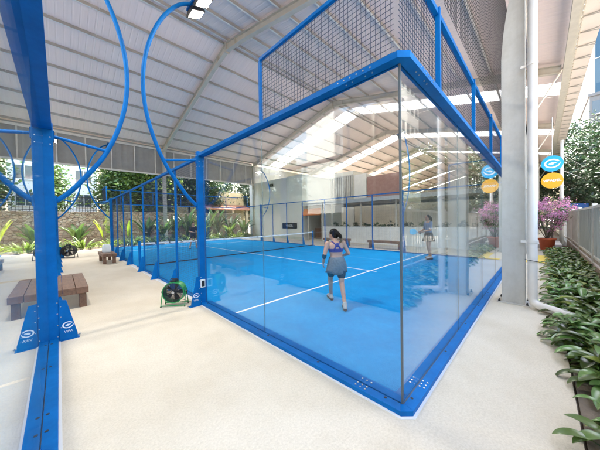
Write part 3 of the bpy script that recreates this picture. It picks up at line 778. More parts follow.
# ------------------------------------------------------------------ foliage builders
def leaf_mesh(name, mats, parent, C, size, up=0.35, aspect=2.2, mi=None, fold=False, droop=None):
    """one rhombic leaf (two triangles-ish quad) per centre"""
    n = len(C); C = np.asarray(C)
    d = rng.normal(size=(n, 3)); d[:, 2] = d[:, 2]*0.6 + (droop if droop is not None else 0); d /= np.linalg.norm(d, axis=1)[:, None]
    nr = rng.normal(size=(n, 3)); nr[:, 2] = np.abs(nr[:, 2])+up; s = np.cross(d, nr); s /= np.linalg.norm(s, axis=1)[:, None]+1e-9
    L = (size*rng.uniform(0.6, 1.35, n))[:, None]; Wd = L/aspect
    o = np.array(ORG[parent.name]) if parent is not None else np.zeros(3)
    u = np.cross(s, d)
    v = np.stack([C-d*L/2, C+s*Wd/2-d*L*0.05+u*Wd*0.12, C+d*L/2, C-s*Wd/2-d*L*0.05+u*Wd*0.12], 1) - o
    me = bpy.data.meshes.new(name); me.vertices.add(4*n); me.vertices.foreach_set('co', v.reshape(-1).astype(np.float32))
    me.loops.add(4*n); me.loops.foreach_set('vertex_index', np.arange(4*n, dtype=np.int32))
    me.polygons.add(n); me.polygons.foreach_set('loop_start', np.arange(0, 4*n, 4, dtype=np.int32)); me.polygons.foreach_set('loop_total', np.full(n, 4, dtype=np.int32))
    for k in (mats if isinstance(mats, list) else [mats]): me.materials.append(MATS[k])
    if mi is not None: me.polygons.foreach_set('material_index', mi.astype(np.int32))
    me.update(calc_edges=True)
    ob = bpy.data.objects.new(name, me); COL.objects.link(ob)
    if parent is not None: ob.parent = parent; ORG[ob.name] = ORG[parent.name]
    return ob
def clumps(c, rad, nclump, per, spread, shell=0.55):
    c = np.array(c); rad = np.array(rad)
    d = rng.normal(size=(nclump, 3)); d /= np.linalg.norm(d, axis=1)[:, None]
    r = rng.uniform(shell, 1.0, nclump)**0.6
    cc = c + d*rad*r[:, None]*rng.uniform(0.8, 1.12, (nclump, 1))
    sz = rng.uniform(0.55, 1.3, nclump)
    p = rng.normal(size=(nclump, per, 3))*spread*sz[:, None, None]*np.array([1, 1, 0.6])
    return (cc[:, None, :]+p).reshape(-1, 3), cc
def tree(x, y, h, cr, label, leaf='leaf', lsize=0.3, nclump=70, per=60, trunk_r=0.18, group='trees around the hall', zc=0.62, rz=0.40, bare=0.35, z0=0.0):
    T = thing('tree', (x, y, z0), label, 'tree', group)
    m = MB(); top = h*0.72
    pts = [(x+random.uniform(-.15, .15)*k*0.5, y+random.uniform(-.15, .15)*k*0.5, z0+top*k/6) for k in range(7)]
    m.tube(pts, [trunk_r*(1-0.12*k) for k in range(7)], 10)
    C, cc = clumps((x, y, z0+h*zc), (cr, cr, h*rz), nclump, per, lsize*1.7)
    for c in cc[::4]:
        b = pts[random.randint(2, 5)]; mid = (Vector(b)+Vector(c))/2+Vector((0, 0, 0.2))
        m.tube([b, mid, c], [trunk_r*0.4, trunk_r*0.25, trunk_r*0.08], 6)
    m.build('trunk', 'bark', T)
    leaf_mesh('crown', leaf, T, C, lsize)
    return T
def blade(m, base, az, el, L, Wd, bend, mi=0, n=7, fold=0.25, arch=1.0):
    """a long leaf growing from base: az azimuth, el start elevation, bends down"""
    p = Vector(base); e = el; vs = []
    for i in range(n+1):
        t = i/n; w = Wd*(math.sin(math.pi*min(1, t*0.92+0.06))**0.75) * (0.35 if t == 0 else 1)
        if i == n: w = Wd*0.05
        d = Vector((math.cos(az)*math.cos(e), math.sin(az)*math.cos(e), math.sin(e)))
        s = Vector((-math.sin(az), math.cos(az), 0)); u = s.cross(d)*-1
        u = d.cross(s)*-1 if d.cross(s).z < 0 else d.cross(s)
        vs += [p - s*w/2 + u*w*fold, p.copy(), p + s*w/2 + u*w*fold]
        p = p + d*(L/n); e -= bend/n
    fs = []
    for i in range(n):
        a = i*3; fs += [(a, a+1, a+4, a+3), (a+1, a+2, a+5, a+4)]
    m.add(vs, fs, mi)
def stem_blade(m, base, az, el, stem, L, Wd, bend, mi=0, smi=1, n=7):
    b = Vector(base); d = Vector((math.cos(az)*math.cos(el), math.sin(az)*math.cos(el), math.sin(el))); e = b+d*stem
    m.tube([b, b+d*stem*0.5+Vector((0, 0, 0.01)), e], 0.0035, 4, smi, cap=False)
    blade(m, e, az, el-0.35, L, Wd, bend, mi, n)

# near bed on the right: overlapping big glossy leaves
m = MB().box(-3.0, 15.0, -1.88, -1.10, -0.2, -0.02); struct(m, 'flower_bed_soil', 'earth')
m = MB()
def bedrow(x0, x1, n, sc):
    for i in range(n):
        x = random.uniform(x0, x1); y = random.uniform(-1.82, -1.20 - (0.12 if x0 < 1 and i % 3 == 0 else 0))
        if math.hypot(x-3.5, y+1.15) < 0.28 or (x < 1.9 and y > -1.33): continue
        k = random.randint(5, 8); a0 = random.uniform(0, 6.28)
        for j in range(k):
            az = a0+j*2.399+random.uniform(-.3, .3); el = random.uniform(0.25, 1.15)
            L = random.uniform(0.17, 0.30)*sc*(0.68 if x < 1.6 else 1); mi = 0 if random.random() < 0.90 else 2
            stem_blade(m, (x, y, -0.03), az, el, random.uniform(0.08, 0.22)*sc, L, L*random.uniform(0.30, 0.42), random.uniform(0.7, 1.7), mi, 1, 10)
bedrow(-0.6, 5.0, 230, 1.2); bedrow(5.0, 15.0, 240, 1.15)
for i in range(14):     # leaves leaning over the pavement
    x = 2.3+i*0.2+random.uniform(-.08, .08)
    stem_blade(m, (x, -1.14, 0.02), R(90)+random.uniform(-.7, .7), random.uniform(0.35, 0.8), random.uniform(0.06, 0.14), random.uniform(0.18, 0.28), random.uniform(0.07, 0.10), random.uniform(0.8, 1.4), 0, 1, 10)
o = m.build('ground_cover', ['leaf_bed', 'leaf_dark', 'leaf_yellowed'], None, smooth=True, loc=(5, -1.5, 0))
tag(o, 'bed of overlapping broad green leaves along the fence', 'plants', kind='stuff')

# ------------------------------------------------------------------ fence on the right
T = thing('boundary_fence', (12, -1.95, 0), 'grey sheet fence with pale posts on a low brown base, right of the leafy bed', 'fence')
xs = [-4.5, -0.9, 2.0, 5.4, 9.0, 12.8, 15.9, 19.3]
for i, x in enumerate(xs): MB().box(x-0.045, x+0.045, -2.0, -1.90, 0, 2.04).build('post', 'fence_post', T, bevel=0.004)
for i in range(len(xs)-1):
    a, b = xs[i]+0.05, xs[i+1]-0.05; m = MB(); n = int((b-a)/0.2); st = (b-a)/n
    for k in range(n):
        u = a+k*st; m.box(u, u+st*0.6, -1.965, -1.955, 0.52, 1.90); m.box(u+st*0.6, u+st, -1.945, -1.935, 0.52, 1.90)
    m.build('panel', 'fence_panel' if i < 5 else 'fence_post', T)
    m = MB().box(a, b, -1.985, -1.915, 1.90, 1.97); m.box(a, b, -1.985, -1.915, 0.46, 0.52); m.build('rail', 'fence_post', T)
    m = MB().box(a, b, -2.0, -1.90, -0.05, 0.30); m.box(a, b, -1.97, -1.93, 0.34, 0.46); m.build('base', 'fence_base', T)
# far bits: pale picket section
T = thing('picket_fence', (30, -2.0, 0), 'pale picket fence with open gaps running on behind the pink bush', 'fence')
m = MB()
for k in range(60): x = 19.7+k*0.42; m.box(x, x+0.16, -2.05, -1.97, 0.0, 1.9+0.1*(k % 3 == 0))
m.box(19.5, 45, -1.97, -1.93, 1.5, 1.6); m.box(19.5, 45, -1.97, -1.93, 0.3, 0.4); m.build('pickets', 'fence_post', T)
# lamp pole
T = thing('utility_pole', (20.0, -1.78, 0), 'slim pale pole rising behind the round blue and orange signs', 'pole')
MB().tube([(20, -1.72, 0), (20, -1.72, 6.3)], [0.11, 0.08], 12).build('shaft', 'fence_post', T, smooth=True)
MB().tube([(20, -1.72, 6.3), (20, -1.72, 6.38)], 0.10, 12).build('cap', 'fence_post', T)
for z in (4.6, 5.6): MB().tube([(20, -1.66, z), (60, -9, z+1)], 0.012, 5).build('wire', 'fence_post', T)

# round signs
def round_sign(z, mat, label, txt):
    T = thing('round_sign', (15.0, -1.21, z), label, 'sign', 'round hanging signs')
    m = MB().tube([(14.985, -1.21, z), (15.015, -1.21, z)], 0.385, 48); m.build('sign_disc', mat, T)
    Mx = Matrix(((0, 0, -1, 14.984), (-1, 0, 0, -1.21), (0, 1, 0, z), (0, 0, 0, 1)))
    if txt: text_mesh('VIPADEL', 0.165, Mx, 'lettering', 'logo_white', T, bold=0.004)
    else:
        L_ = logo(T, Mx @ Matrix.Translation((0, -0.09, 0)), 0.74)
    m = MB().tube([(15.0, -1.21, z+0.38), (15.0, -1.21, z+0.47 if txt else 6.5)], 0.012, 6); m.build('hanger', 'steel', T)
round_sign(4.27, 'sign_blue', 'round blue sign with a white ring emblem, above the orange one', False)
round_sign(3.44, 'sign_orange', 'round orange sign with a line of white lettering, below the blue one', True)

# bougainvillea in a pot
T = thing('potted_bush', (15.3, -1.04, 0), 'pink flowering bush in an orange-red pot at the end of the path', 'potted plant')
prof = [(0.20, 0), (0.24, 0.02), (0.30, 0.50), (0.34, 0.52), (0.34, 0.60), (0.29, 0.60), (0.28, 0.52)]
m = MB(); n = 24; vs = [(15.3+r*math.cos(2*math.pi*i/n), -1.04+r*math.sin(2*math.pi*i/n), z) for r, z in prof for i in range(n)]
m.add(vs, [(j*n+i, j*n+(i+1) % n, (j+1)*n+(i+1) % n, (j+1)*n+i) for j in range(len(prof)-1) for i in range(n)])
m.build('pot', 'terracotta', T, smooth=True); MB().tube([(15.3, -1.04, 0.50), (15.3, -1.04, 0.53)], 0.285, 20).build('soil', 'earth', T)
m = MB()
for k in range(14):
    a = random.uniform(0, 6.28); r = random.uniform(.3, .8); m.tube([(15.3, -1.04, .5), (15.3+.4*r*math.cos(a), -1.04+.4*r*math.sin(a), 1.1), (15.3+r*math.cos(a), -1.04+r*math.sin(a), 1.6+random.random()*.6)], [.02, .014, .006], 6)
m.build('stems', 'bark', T)
C, _ = clumps((15.3, -1.04, 1.6), (0.62, 0.62, 0.65), 45, 40, 0.13); leaf_mesh('leaves', 'leaf', T, C, 0.07)
C, _ = clumps((15.3, -1.04, 1.7), (0.70, 0.70, 0.68), 46, 45, 0.10, 0.8); leaf_mesh('blossom', ['petal', 'petal_pale'], T, C, 0.06, aspect=1.3, mi=(rng.random(len(C)) < .45))
T = thing('pink_bush', (19.5, -1.2, 0), 'larger pink flowering bush leaning over the far end of the fence', 'bush')
MB().tube([(19.5, -1.3, 0), (19.6, -1.3, 1.8)], [.06, .03], 8).build('trunk', 'bark', T)
C, _ = clumps((19.5, -1.3, 1.9), (1.3, 0.9, 0.85), 60, 45, 0.2); leaf_mesh('leaves', 'leaf', T, C, 0.1)
C, _ = clumps((19.5, -1.3, 2.05), (1.4, 1.0, 0.9), 60, 50, 0.15, 0.8); leaf_mesh('blossom', ['petal', 'petal_pale'], T, C, 0.08, aspect=1.3, mi=(rng.random(len(C)) < .5))
T = thing('planter_kerb', (14, -0.9, 0), 'low pale kerb block by the orange-red pot', 'kerb')
MB().box(16.2, 19.0, -1.6, -0.6, 0, 0.22).build('block', 'lip', T, bevel=0.02)

# ------------------------------------------------------------------ back: beds, stone wall, fence, trees, buildings
m = MB().box(-40, 13.2, 20.32, 26.0, -0.2, 0.03); struct(m, 'back_bed_soil', 'earth')
m = MB().box(-40, 12.9, 23.9, 24.3, 0, 2.55); m.box(-40, 12.9, 23.86, 24.34, 2.55, 2.66)
tag(m.build('stone_wall', 'stone', loc=(0, 24, 0)), 'pinkish rubble stone wall behind the sunlit plants', 'wall')
T = thing('railing', (0, 24.1, 2.66), 'dark railing standing on top of the stone wall', 'railing')
m = MB()
for k in range(170): x = -20+k*0.16; m.box(x-0.012, x+0.012, 24.09, 24.11, 2.66, 3.7)
m.build('bars', 'black', T)
m = MB().box(-20, 7.2, 24.08, 24.12, 3.70, 3.75); m.box(-20, 7.2, 24.08, 24.12, 2.75, 2.79); m.build('rails', 'black', T)
for k, (x, y, L, n, mt, lab) in enumerate([
    (0.35, 22.0, 3.2, 6, 'leaf_lime', 'tall yellow-green upright plant in front of the stone wall'),
    (1.7, 22.3, 2.0, 5, 'leaf_lime', 'smaller yellow-green upright plant by the left fence of the court'),
    (5.2, 22.4, 3.2, 12, 'leaf_dark', 'dark banana-like plant behind the players\' court, left of the grey column'),
    (8.3, 22.6, 3.4, 12, 'leaf', 'green banana-like plant behind the court, right of the grey column'),
    (10.9, 22.8, 3.0, 11, 'leaf_dark', 'dark broad-leaved plant near the white wall corner'),
    (-6.0, 22.5, 2.8, 10, 'leaf', 'green upright plant at the back bed beyond the left court'),
    (3.2, 22.9, 2.6, 16, 'leaf_dark', 'bushy dark plant behind the far left corner of the court'),
    (4.2, 21.9, 2.2, 16, 'leaf', 'bushy green plant right of the far left corner post'),
    (6.6, 23.0, 3.6, 16, 'leaf_dark', 'tall dark plant just right of the grey column'),
    (7.4, 21.8, 2.4, 16, 'leaf', 'green fan-leaved plant low behind the far glass wall'),
    (9.6, 23.1, 3.6, 16, 'leaf_dark', 'tall dark plant in front of the brown lean-to roof'),
    (10.2, 21.7, 1.9, 14, 'leaf_bright', 'pale green plant low under the brown lean-to roof'),
    (12.2, 22.2, 2.4, 14, 'leaf', 'green plant at the foot of the white wall corner'),
    (-1.2, 23.0, 2.2, 12, 'leaf', 'grey-green plant against the stone wall, left of the lime plant')]):
    T = thing('upright_plant', (x, y, 0), lab, 'plant', 'tall plants in the back bed'); m = MB()
    for j in range(n):
        az = j*2.399; el = random.uniform(1.05, 1.45) if mt != 'leaf_lime' else random.uniform(1.25, 1.5)
        l = L*random.uniform(0.6, 1.0); m.tube([(x+.08*math.cos(az), y+.08*math.sin(az), 0), (x+.2*math.cos(az), y+.2*math.sin(az), l*0.35)], .025, 6)
        blade(m, (x+.2*math.cos(az), y+.2*math.sin(az), l*0.32), az, el, l*0.72, 0.30 if mt != 'leaf_lime' else 0.22, random.uniform(0.3, 1.2) if mt != 'leaf_lime' else random.uniform(0.05, 0.35), 0, 10)
    m.build('fronds', mt, T, smooth=True)
k = 0
names = ['low leafy plant in the back bed', 'low yellowish plant in the back bed', 'tufted dark plant in the back bed']
xx = -9.0
posn = ['at its far left end', 'second from the left', 'third from the left', 'behind the left court fence', 'left of the blue post', 'right of the blue post', 'by the black fan', 'below the lime plant', 'right of the lime plant', 'by the white bag', 'left of the grey column', 'at the grey column', 'right of the grey column', 'behind the net', 'near the yellowish building', 'beside the white wall']
for i, ps in enumerate(posn):
    x = -9.5+i*1.42; y = 21.1+random.uniform(-.3, .5); r = random.uniform(.6, .9)
    T = thing('low_shrub', (x, y, 0), names[i % 3]+', '+ps, 'shrub', 'low shrubs in the back bed')
    m = MB()
    for j in range(60):
        az = random.uniform(0, 6.28); q = random.uniform(0, .55)
        blade(m, (x+q*math.cos(az), y+q*math.sin(az), 0.02), az, random.uniform(.5, 1.4), r*random.uniform(.7, 1.4), .10, random.uniform(.6, 1.6), 0, 6)
    m.build('leaves', ['leaf_bright', 'leaf_lime', 'leaf'][i % 3] if x < 3 else ['leaf', 'leaf_dark', 'leaf_bright'][i % 3], T, smooth=True)

tl = [(-5.4, 29, 9.5, 2.8, 'leaf', 'medium green tree behind the stone wall, left of the nearest blue post'),
      (3.2, 28, 9.0, 2.4, 'leaf', 'leafy tree right behind the stone wall, above the lime plant'),
      (4.6, 27.5, 9.5, 2.6, 'leaf_bright', 'pale green tree behind the far left corner of the court fence'),
      (7.4, 28.5, 8.5, 2.5, 'leaf_dark', 'dark tree behind the court, just right of the grey column'),
      (10.0, 27.5, 8.0, 2.2, 'leaf_dark', 'dark tree behind the court, left of the yellowish building'),
      (13.2, 31, 9.5, 2.4, 'leaf_dark', 'dark tree behind the yellowish building'),
      (-9.5, 28, 10, 3.2, 'leaf', 'broad green tree beyond the left court'),
      (-15.5, 30, 11, 3.4, 'leaf_dark', 'dark broad tree far beyond the left court'),
      (-21.5, 26.5, 11, 3.4, 'leaf', 'big tree beyond the open end of the hall'),
      (17.5, 27, 10, 3.0, 'leaf_dark', 'dark tree rising behind the white wall'),
      (6.0, 33, 11, 3.6, 'leaf_dark', 'taller dark tree in the second row behind the far fence'),
      (11.5, 34, 11, 3.6, 'leaf_dark', 'tall dark tree directly above the yellowish building'),
      (-3.9, 32.5, 8.5, 2.2, 'leaf', 'small leafy tree in front of the white apartment block'),
      (4.2, 36.5, 10, 2.8, 'leaf_dark', 'dark tree in the second row, right of the white apartments')]
for (x, y, h, cr, lf, lab) in tl: tree(x, y, h, cr, lab, lf, 0.34, 210, 62, 0.16, zc=0.55, rz=0.47)
tr = [(30.5, -6.8, 9.2, 3.4, 'leaf_deep', 'dark tree behind the fence, nearest on the right'),
      (37.0, -6.2, 11.0, 4.0, 'leaf_deep', 'dark tree just right of the pole behind the round signs'),
      (44.0, -4.5, 13.0, 4.8, 'leaf_deep', 'dark tree at the far end of the path, left of the pole'),
      (50.0, 2.0, 12.0, 4.6, 'leaf_dark', 'dark tree closing the far end of the hall'),
      (40.0, -12.5, 13.0, 5.0, 'leaf_dark', 'pale topped tree in front of the grey office block'),
      (25.5, -13.5, 10.0, 4.0, 'leaf', 'broad tree on the right beyond the road'),
      (14.0, -24.5, 9.0, 3.8, 'leaf_dark', 'tree across the road opposite the court corner'),
      (2.5, -25.0, 9.0, 3.8, 'leaf', 'tree across the road behind the photographer'),
      (-14, -13.0, 11, 4.2, 'leaf_dark', 'tree across the road at the open left end'),]
for (x, y, h, cr, lf, lab) in tr: tree(x, y, h, cr, lab, lf, 0.36, 190, 70, 0.24, group='trees along the road', zc=0.60, rz=0.42)

def building(name, x0, x1, y0, y1, h, wall, label, cat='building', floors=4, face='y0', wpw=2.4, fr=0.55, glassy='window_glass', z0=0):
    T = thing(name, ((x0+x1)/2, (y0+y1)/2, 0), label, cat)
    MB().box(x0, x1, y0, y1, 0, h).build('wall', wall, T)
    m = MB().box(x0-0.15, x1+0.15, y0-0.15, y1+0.15, h, h+0.4); m.build('roof', wall, T)
    fh = h/floors; cnt = 0
    for fc in face.split(','):
        a, b = (x0, x1) if fc[0] == 'y' else (y0, y1)
        nb = max(1, int((b-a)/wpw)); st = (b-a)/nb
        for f in range(floors):
            for k in range(nb):
                if cnt >= 95: continue
                cnt += 1
                u0, u1 = a+k*st+st*(1-fr)/2, a+(k+1)*st-st*(1-fr)/2; z0_, z1_ = f*fh+fh*0.3, f*fh+fh*0.8
                m = MB()
                if fc == 'y0': m.box(u0, u1, y0-0.05, y0+0.02, z0_, z1_, 0); m.box(u0-.08, u1+.08, y0-0.12, y0+.02, z0_-0.1, z0_, 1); m.box(u0+(u1-u0)/2-.03, u0+(u1-u0)/2+.03, y0-0.08, y0, z0_, z1_, 1)
                elif fc == 'x0': m.box(x0-0.05, x0+0.02, u0, u1, z0_, z1_, 0); m.box(x0-0.12, x0+.02, u0-.08, u1+.08, z0_-0.1, z0_, 1); m.box(x0-0.08, x0, u0+(u1-u0)/2-.03, u0+(u1-u0)/2+.03, z0_, z1_, 1)
                elif fc == 'x1': m.box(x1-0.02, x1+0.05, u0, u1, z0_, z1_, 0); m.box(x1-.02, x1+0.12, u0-.08, u1+.08, z0_-0.1, z0_, 1)
                elif fc == 'y1': m.box(u0, u1, y1-0.02, y1+0.05, z0_, z1_, 0); m.box(u0-.08, u1+.08, y1-.02, y1+.12, z0_-.1, z0_, 1)
                m.build('window', [glassy, 'white'], T)
    return T
pmat('window_glass', (0.05, 0.065, 0.08), 0.08, spec=0.8)
pmat('tower_glass', (0.03, 0.08, 0.13), 0.3, spec=0.35)
pmat('tower_pale', (0.26, 0.26, 0.25), 0.7)
pmat('tower_wall', (0.06, 0.11, 0.15), 0.4)
pmat('office', (0.13, 0.13, 0.13), 0.6)
building('apartment_block', -14, 1.5, 40, 52, 15, 'white', 'white apartment block with dark windows behind the trees at the back', floors=5)
building('apartment_block', 3.0, 16.0, 44, 55, 13, 'cream', 'cream apartment block behind the dark trees at the back', floors=4)
building('apartment_block', -44, -34, 26.1, 33.0, 22, 'white', 'tall plain white block beyond the open end of the hall', floors=6, face='y0')
T = thing('added_dark_hall', (-20, 4, 0), 'dark brown corrugated wall added beyond the left court to darken the glass reflections', 'hall')  # added dark wall, keeps white glare out of the glass reflections
m = MB()
for k in range(60): y = -3.0+k*0.25; m.box(-16.52, -16.46, y, y+0.17, 0.0, 10.9); m.box(-16.50, -16.44, y+0.17, y+0.25, 0.0, 10.9)
m.build('side_wall', 'wall_dark', T); MB().box(-24, -16.55, -3.0, 12.0, 10.6, 10.8).build('roof', 'wall_dark', T); MB().box(-16.44, -16.3, -3.0, 12.0, 10.8, 11.1).build('eave_trim', 'frame', T)
for k in range(4): MB().box(-16.42, -16.3, -2.0+k*3.6, -1.8+k*3.6, 0, 10.8).build('post', 'frame', T)
building('glass_tower', 84, 120, -42, -9.2, 90, 'tower_wall', 'tall blue glass tower at the right edge', 'tower', floors=8, face='x0', wpw=2.9, fr=0.86, glassy='tower_glass')
building('office_block', 56, 70, -34, -6.0, 20.0, 'office', 'low grey office block below the blue tower', floors=5, face='x0,y1', wpw=2.8, fr=0.8)
building('residential_tower', 58, 74, -44, -25, 52, 'tower_pale', 'pale residential tower seen mirrored in the end glass', 'tower', floors=9, face='y1,x0', wpw=3.0, fr=0.5)
T = thing('red_roof_house', (36, -17, 0), 'white house with a red tiled roof across the road', 'house')
MB().box(31, 41, -21, -14.5, 0, 4.2).build('wall', 'white', T)
m = MB().add([(30.5, -21.5, 4.2), (41.5, -21.5, 4.2), (41.5, -14, 4.2), (30.5, -14, 4.2), (32.5, -17.8, 6.4), (39.5, -17.8, 6.4)], [(3, 2, 1, 0), (0, 1, 5, 4), (2, 3, 4, 5), (1, 2, 5), (3, 0, 4)]); m.build('roof', 'rooftile', T)
for k in range(4): MB().box(32+k*2.3, 33.3+k*2.3, -14.52, -14.44, 1.2, 3.0).build('window', 'window_glass', T)
T = thing('blue_truck', (34, -4.2, 0), 'blue tarpaulin-covered truck partly hidden by the fence', 'truck')
MB().box(31, 35, -3.8, -2.35, 1.0, 2.85).build('cargo_cover', 'tarp', T, bevel=0.1)
m = MB().box(28.0, 29.9, -3.7, -2.45, 0.6, 2.1); m.build('cab', 'white', T, bevel=0.15)
for x in (29, 31.5, 33.8):
    for y in (-3.8, -2.62): MB().tube([(x, y, 0.45), (x, y+0.25, 0.45)], 0.45, 18).build('wheel', 'rubber', T)

T = thing('added_hedge', (-17, 16, 0), 'leafy screen added beyond the open hall end to keep sunlit ground out of reflections', 'added_hedge')  # added to block sunlit ground from mirroring in the side glass
MB().box(-17.6, -16.6, 12.2, 20.2, 0, 1.9).build('branches', 'bark', T)
C = np.stack([rng.uniform(-17.9, -16.3, 9000), rng.uniform(12.0, 20.4, 9000), rng.uniform(0.05, 2.4, 9000)], 1); leaf_mesh('leaves', 'leaf_dark', T, C, 0.2)

# yellowish building behind the court
T = thing('yellow_building', (12.2, 27, 0), 'small cream-yellow building with a brown lean-to roof behind the court', 'building')
MB().box(10.6, 14.6, 26.0, 30, 0, 5.25).build('wall', 'yellow_cream', T)
m = MB().ext([(24.4, 3.15), (26.0, 3.75), (26.0, 3.65), (24.4, 3.03)], 0, 9.2, 14.8); m.build('lean_to_roof', 'rooftile', T)
for x in (10.4, 12.3, 14.2): MB().box(x-.15, x+.15, 24.6, 24.9, 0, 3.1).build('pillar', 'cream', T)
m = MB()
for x in (11.0, 11.9, 12.8, 13.7): m.tube([(x, 26.1, 5.25), (x, 26.1, 5.7)], .04, 8)
m.build('finial', 'white', T)

# white building at the far right corner
T = thing('white_building', (16, 18, 0), 'blank white building wall beyond the far side of the court', 'building')
MB().box(13.3, 17.5, 14.25, 22.6, 0, 5.75).build('wall', 'plaster', T)
MB().box(13.285, 13.3, 14.25, 22.6, 0, 0.25).build('skirting', 'plaster_green', T)
MB().box(13.28, 17.55, 14.2, 22.65, 5.75, 5.85).build('coping', 'white', T)
m = MB()
for y in (16.3, 18.35, 20.4): m.box(13.288, 13.3, y-.012, y+.012, 0.25, 5.7)
m.build('wall_joint', 'plaster_green', T)
T = thing('plaque', (13.27, 15.95, 1.2), 'long black plaque with faint pale lettering on the white wall', 'plaque')
MB().box(13.255, 13.296, 14.95, 16.95, 0.98, 1.50).build('board', 'black', T)
text_mesh('VIPADEL CLUB'[:7], 0.26, Matrix(((0, 0, -1, 13.254), (-1, 0, 0, 15.95), (0, 1, 0, 1.24), (0, 0, 0, 1))), 'lettering', 'logo_white', T)
T = thing('wall_box', (13.2, 18.5, 5.4), 'small dark box high on the white wall', 'box')
MB().box(13.1, 13.298, 18.3, 18.7, 5.2, 5.45).build('case', 'black', T)
m = MB().box(13.095, 13.1, 18.35, 18.45, 5.25, 5.4); m.build('grille', 'steel', T)

# upper white volume with louvres, brick wall
T = thing('upper_building', (22, 14, 0), 'pale upper storey with grey louvred shutters above the kiosk roof', 'building')
MB().box(20.0, 26, 13.2, 22, 0, 6.9).build('wall', 'plaster', T)
m = MB()
for k in range(14): m.box(19.93, 19.99, 13.3+k*0.24, 13.47+k*0.24, 4.1, 6.4)
m.box(19.92, 19.995, 13.25, 16.8, 4.0, 4.1); m.box(19.92, 19.995, 13.25, 16.8, 6.4, 6.5)
MB().box(19.995, 20.0, 13.3, 16.7, 4.1, 6.4).build('shutter_backing', 'black', T)
m.build('shutter', 'grey_panel', T)
T = thing('brick_building', (24, 8, 0), 'reddish brick upper wall beyond the low white wall', 'building')
MB().box(20.0, 20.6, 8.3, 11.6, 3.3, 6.0).build('wall', 'brick', T)
MB().box(20.02, 27, -0.5, 13.1, 0, 3.28).build('lower_wall', 'cream', T)
MB().box(20.0, 20.3, 11.7, 13.1, 3.3, 6.4).build('white_pier', 'white', T)

# canopy beyond the court, with posts, low white wall
T = thing('walkway_canopy', (15, 6, 0), 'flat grey canopy on slim posts behind the low white wall', 'canopy')
m = MB().box(13.0, 18.0, -0.4, 14.1, 3.12, 3.17); m.build('canopy_roof', 'grey_panel', T)
m = MB().box(12.95, 13.05, -0.4, 14.1, 2.95, 3.20); m.box(17.9, 18.0, -0.4, 14.1, 2.95, 3.12)
for k in range(8): m.box(13.05, 17.9, -0.2+k*2.0, -0.12+k*2.0, 3.0, 3.12)
m.build('edge_beam', 'grey_panel', T)
for k in range(6): MB().box(13.42, 13.52, 0.6+k*2.6, 0.7+k*2.6, 0, 3.0).build('post', 'frame', T)
T = thing('low_wall', (13.3, 5.6, 0), 'low white panelled wall on the far side of the court', 'wall')
m = MB()
for k in range(10): m.box(13.28, 13.34, -0.4+k*1.23, -0.4+(k+1)*1.23-0.012, 0.0, 1.17)
m.build('panels', 'white', T)
m = MB()
for k in range(60): m.box(13.272, 13.28, -0.3+k*0.2, -0.29+k*0.2, 0.05, 1.15)
m.build('groove', 'pipe', T)
m = MB().box(13.26, 13.36, -0.4, 11.9, 1.17, 1.20); m.build('cap', 'lip', T)
for i in range(12):
    y = 0.3+i*0.98; r = random.uniform(.22, .42)
    T = thing('wall_plant', (13.75, y, 0), ['dark leafy plant', 'small round plant', 'spiky plant'][i % 3]+' number '+['one', 'two', 'three', 'four', 'five', 'six', 'seven', 'eight', 'nine', 'ten', 'eleven', 'twelve'][i]+' from the right, behind the low white wall', 'plant', 'plants behind the low white wall')
    MB().tube([(13.75, y, 0), (13.75, y, 1.15)], .03, 6).build('stem', 'bark', T)
    C, _ = clumps((13.75, y, 1.25), (.3, r, r*0.8), 10, 26, .08); leaf_mesh('leaves', ['leaf_dark', 'leaf', 'leaf_dark'][i % 3], T, C, .12)

# kiosk with orange awning
T = thing('kiosk', (14.5, 13, 0), 'dark open kiosk doorway under a glowing orange awning sign', 'kiosk')
MB().box(15.9, 16.0, 12.06, 14.2, 0, 2.95).build('back_wall', 'rooftile', T); MB().box(13.5, 16.0, 11.95, 12.05, 0, 2.95).build('side_wall', 'plaster', T)
MB().box(13.35, 13.5, 11.9, 12.1, 0, 3.0).build('jamb', 'frame', T)
MB().ext([(13.15, 2.15), (13.5, 2.75), (13.55, 2.75), (13.2, 2.12)], 1, 12.1, 14.2).build('awning', 'awning', T)
m = MB().box(14.6, 15.4, 12.3, 13.9, 0, 1.0); m.build('counter', 'wood', T)
m = MB()
for z in (1.3, 1.7, 2.1): m.box(15.6, 15.9, 12.2, 14.1, z, z+.03)
m.build('shelf', 'wood', T)
m = MB()
for z in (1.33, 1.73, 2.13):
    for k in range(9): m.box(15.65, 15.8, 12.3+k*.2, 12.42+k*.2, z, z+random.uniform(.12, .26), k % 3)
m.build('goods', ['red', 'sign_orange', 'tarp'], T)

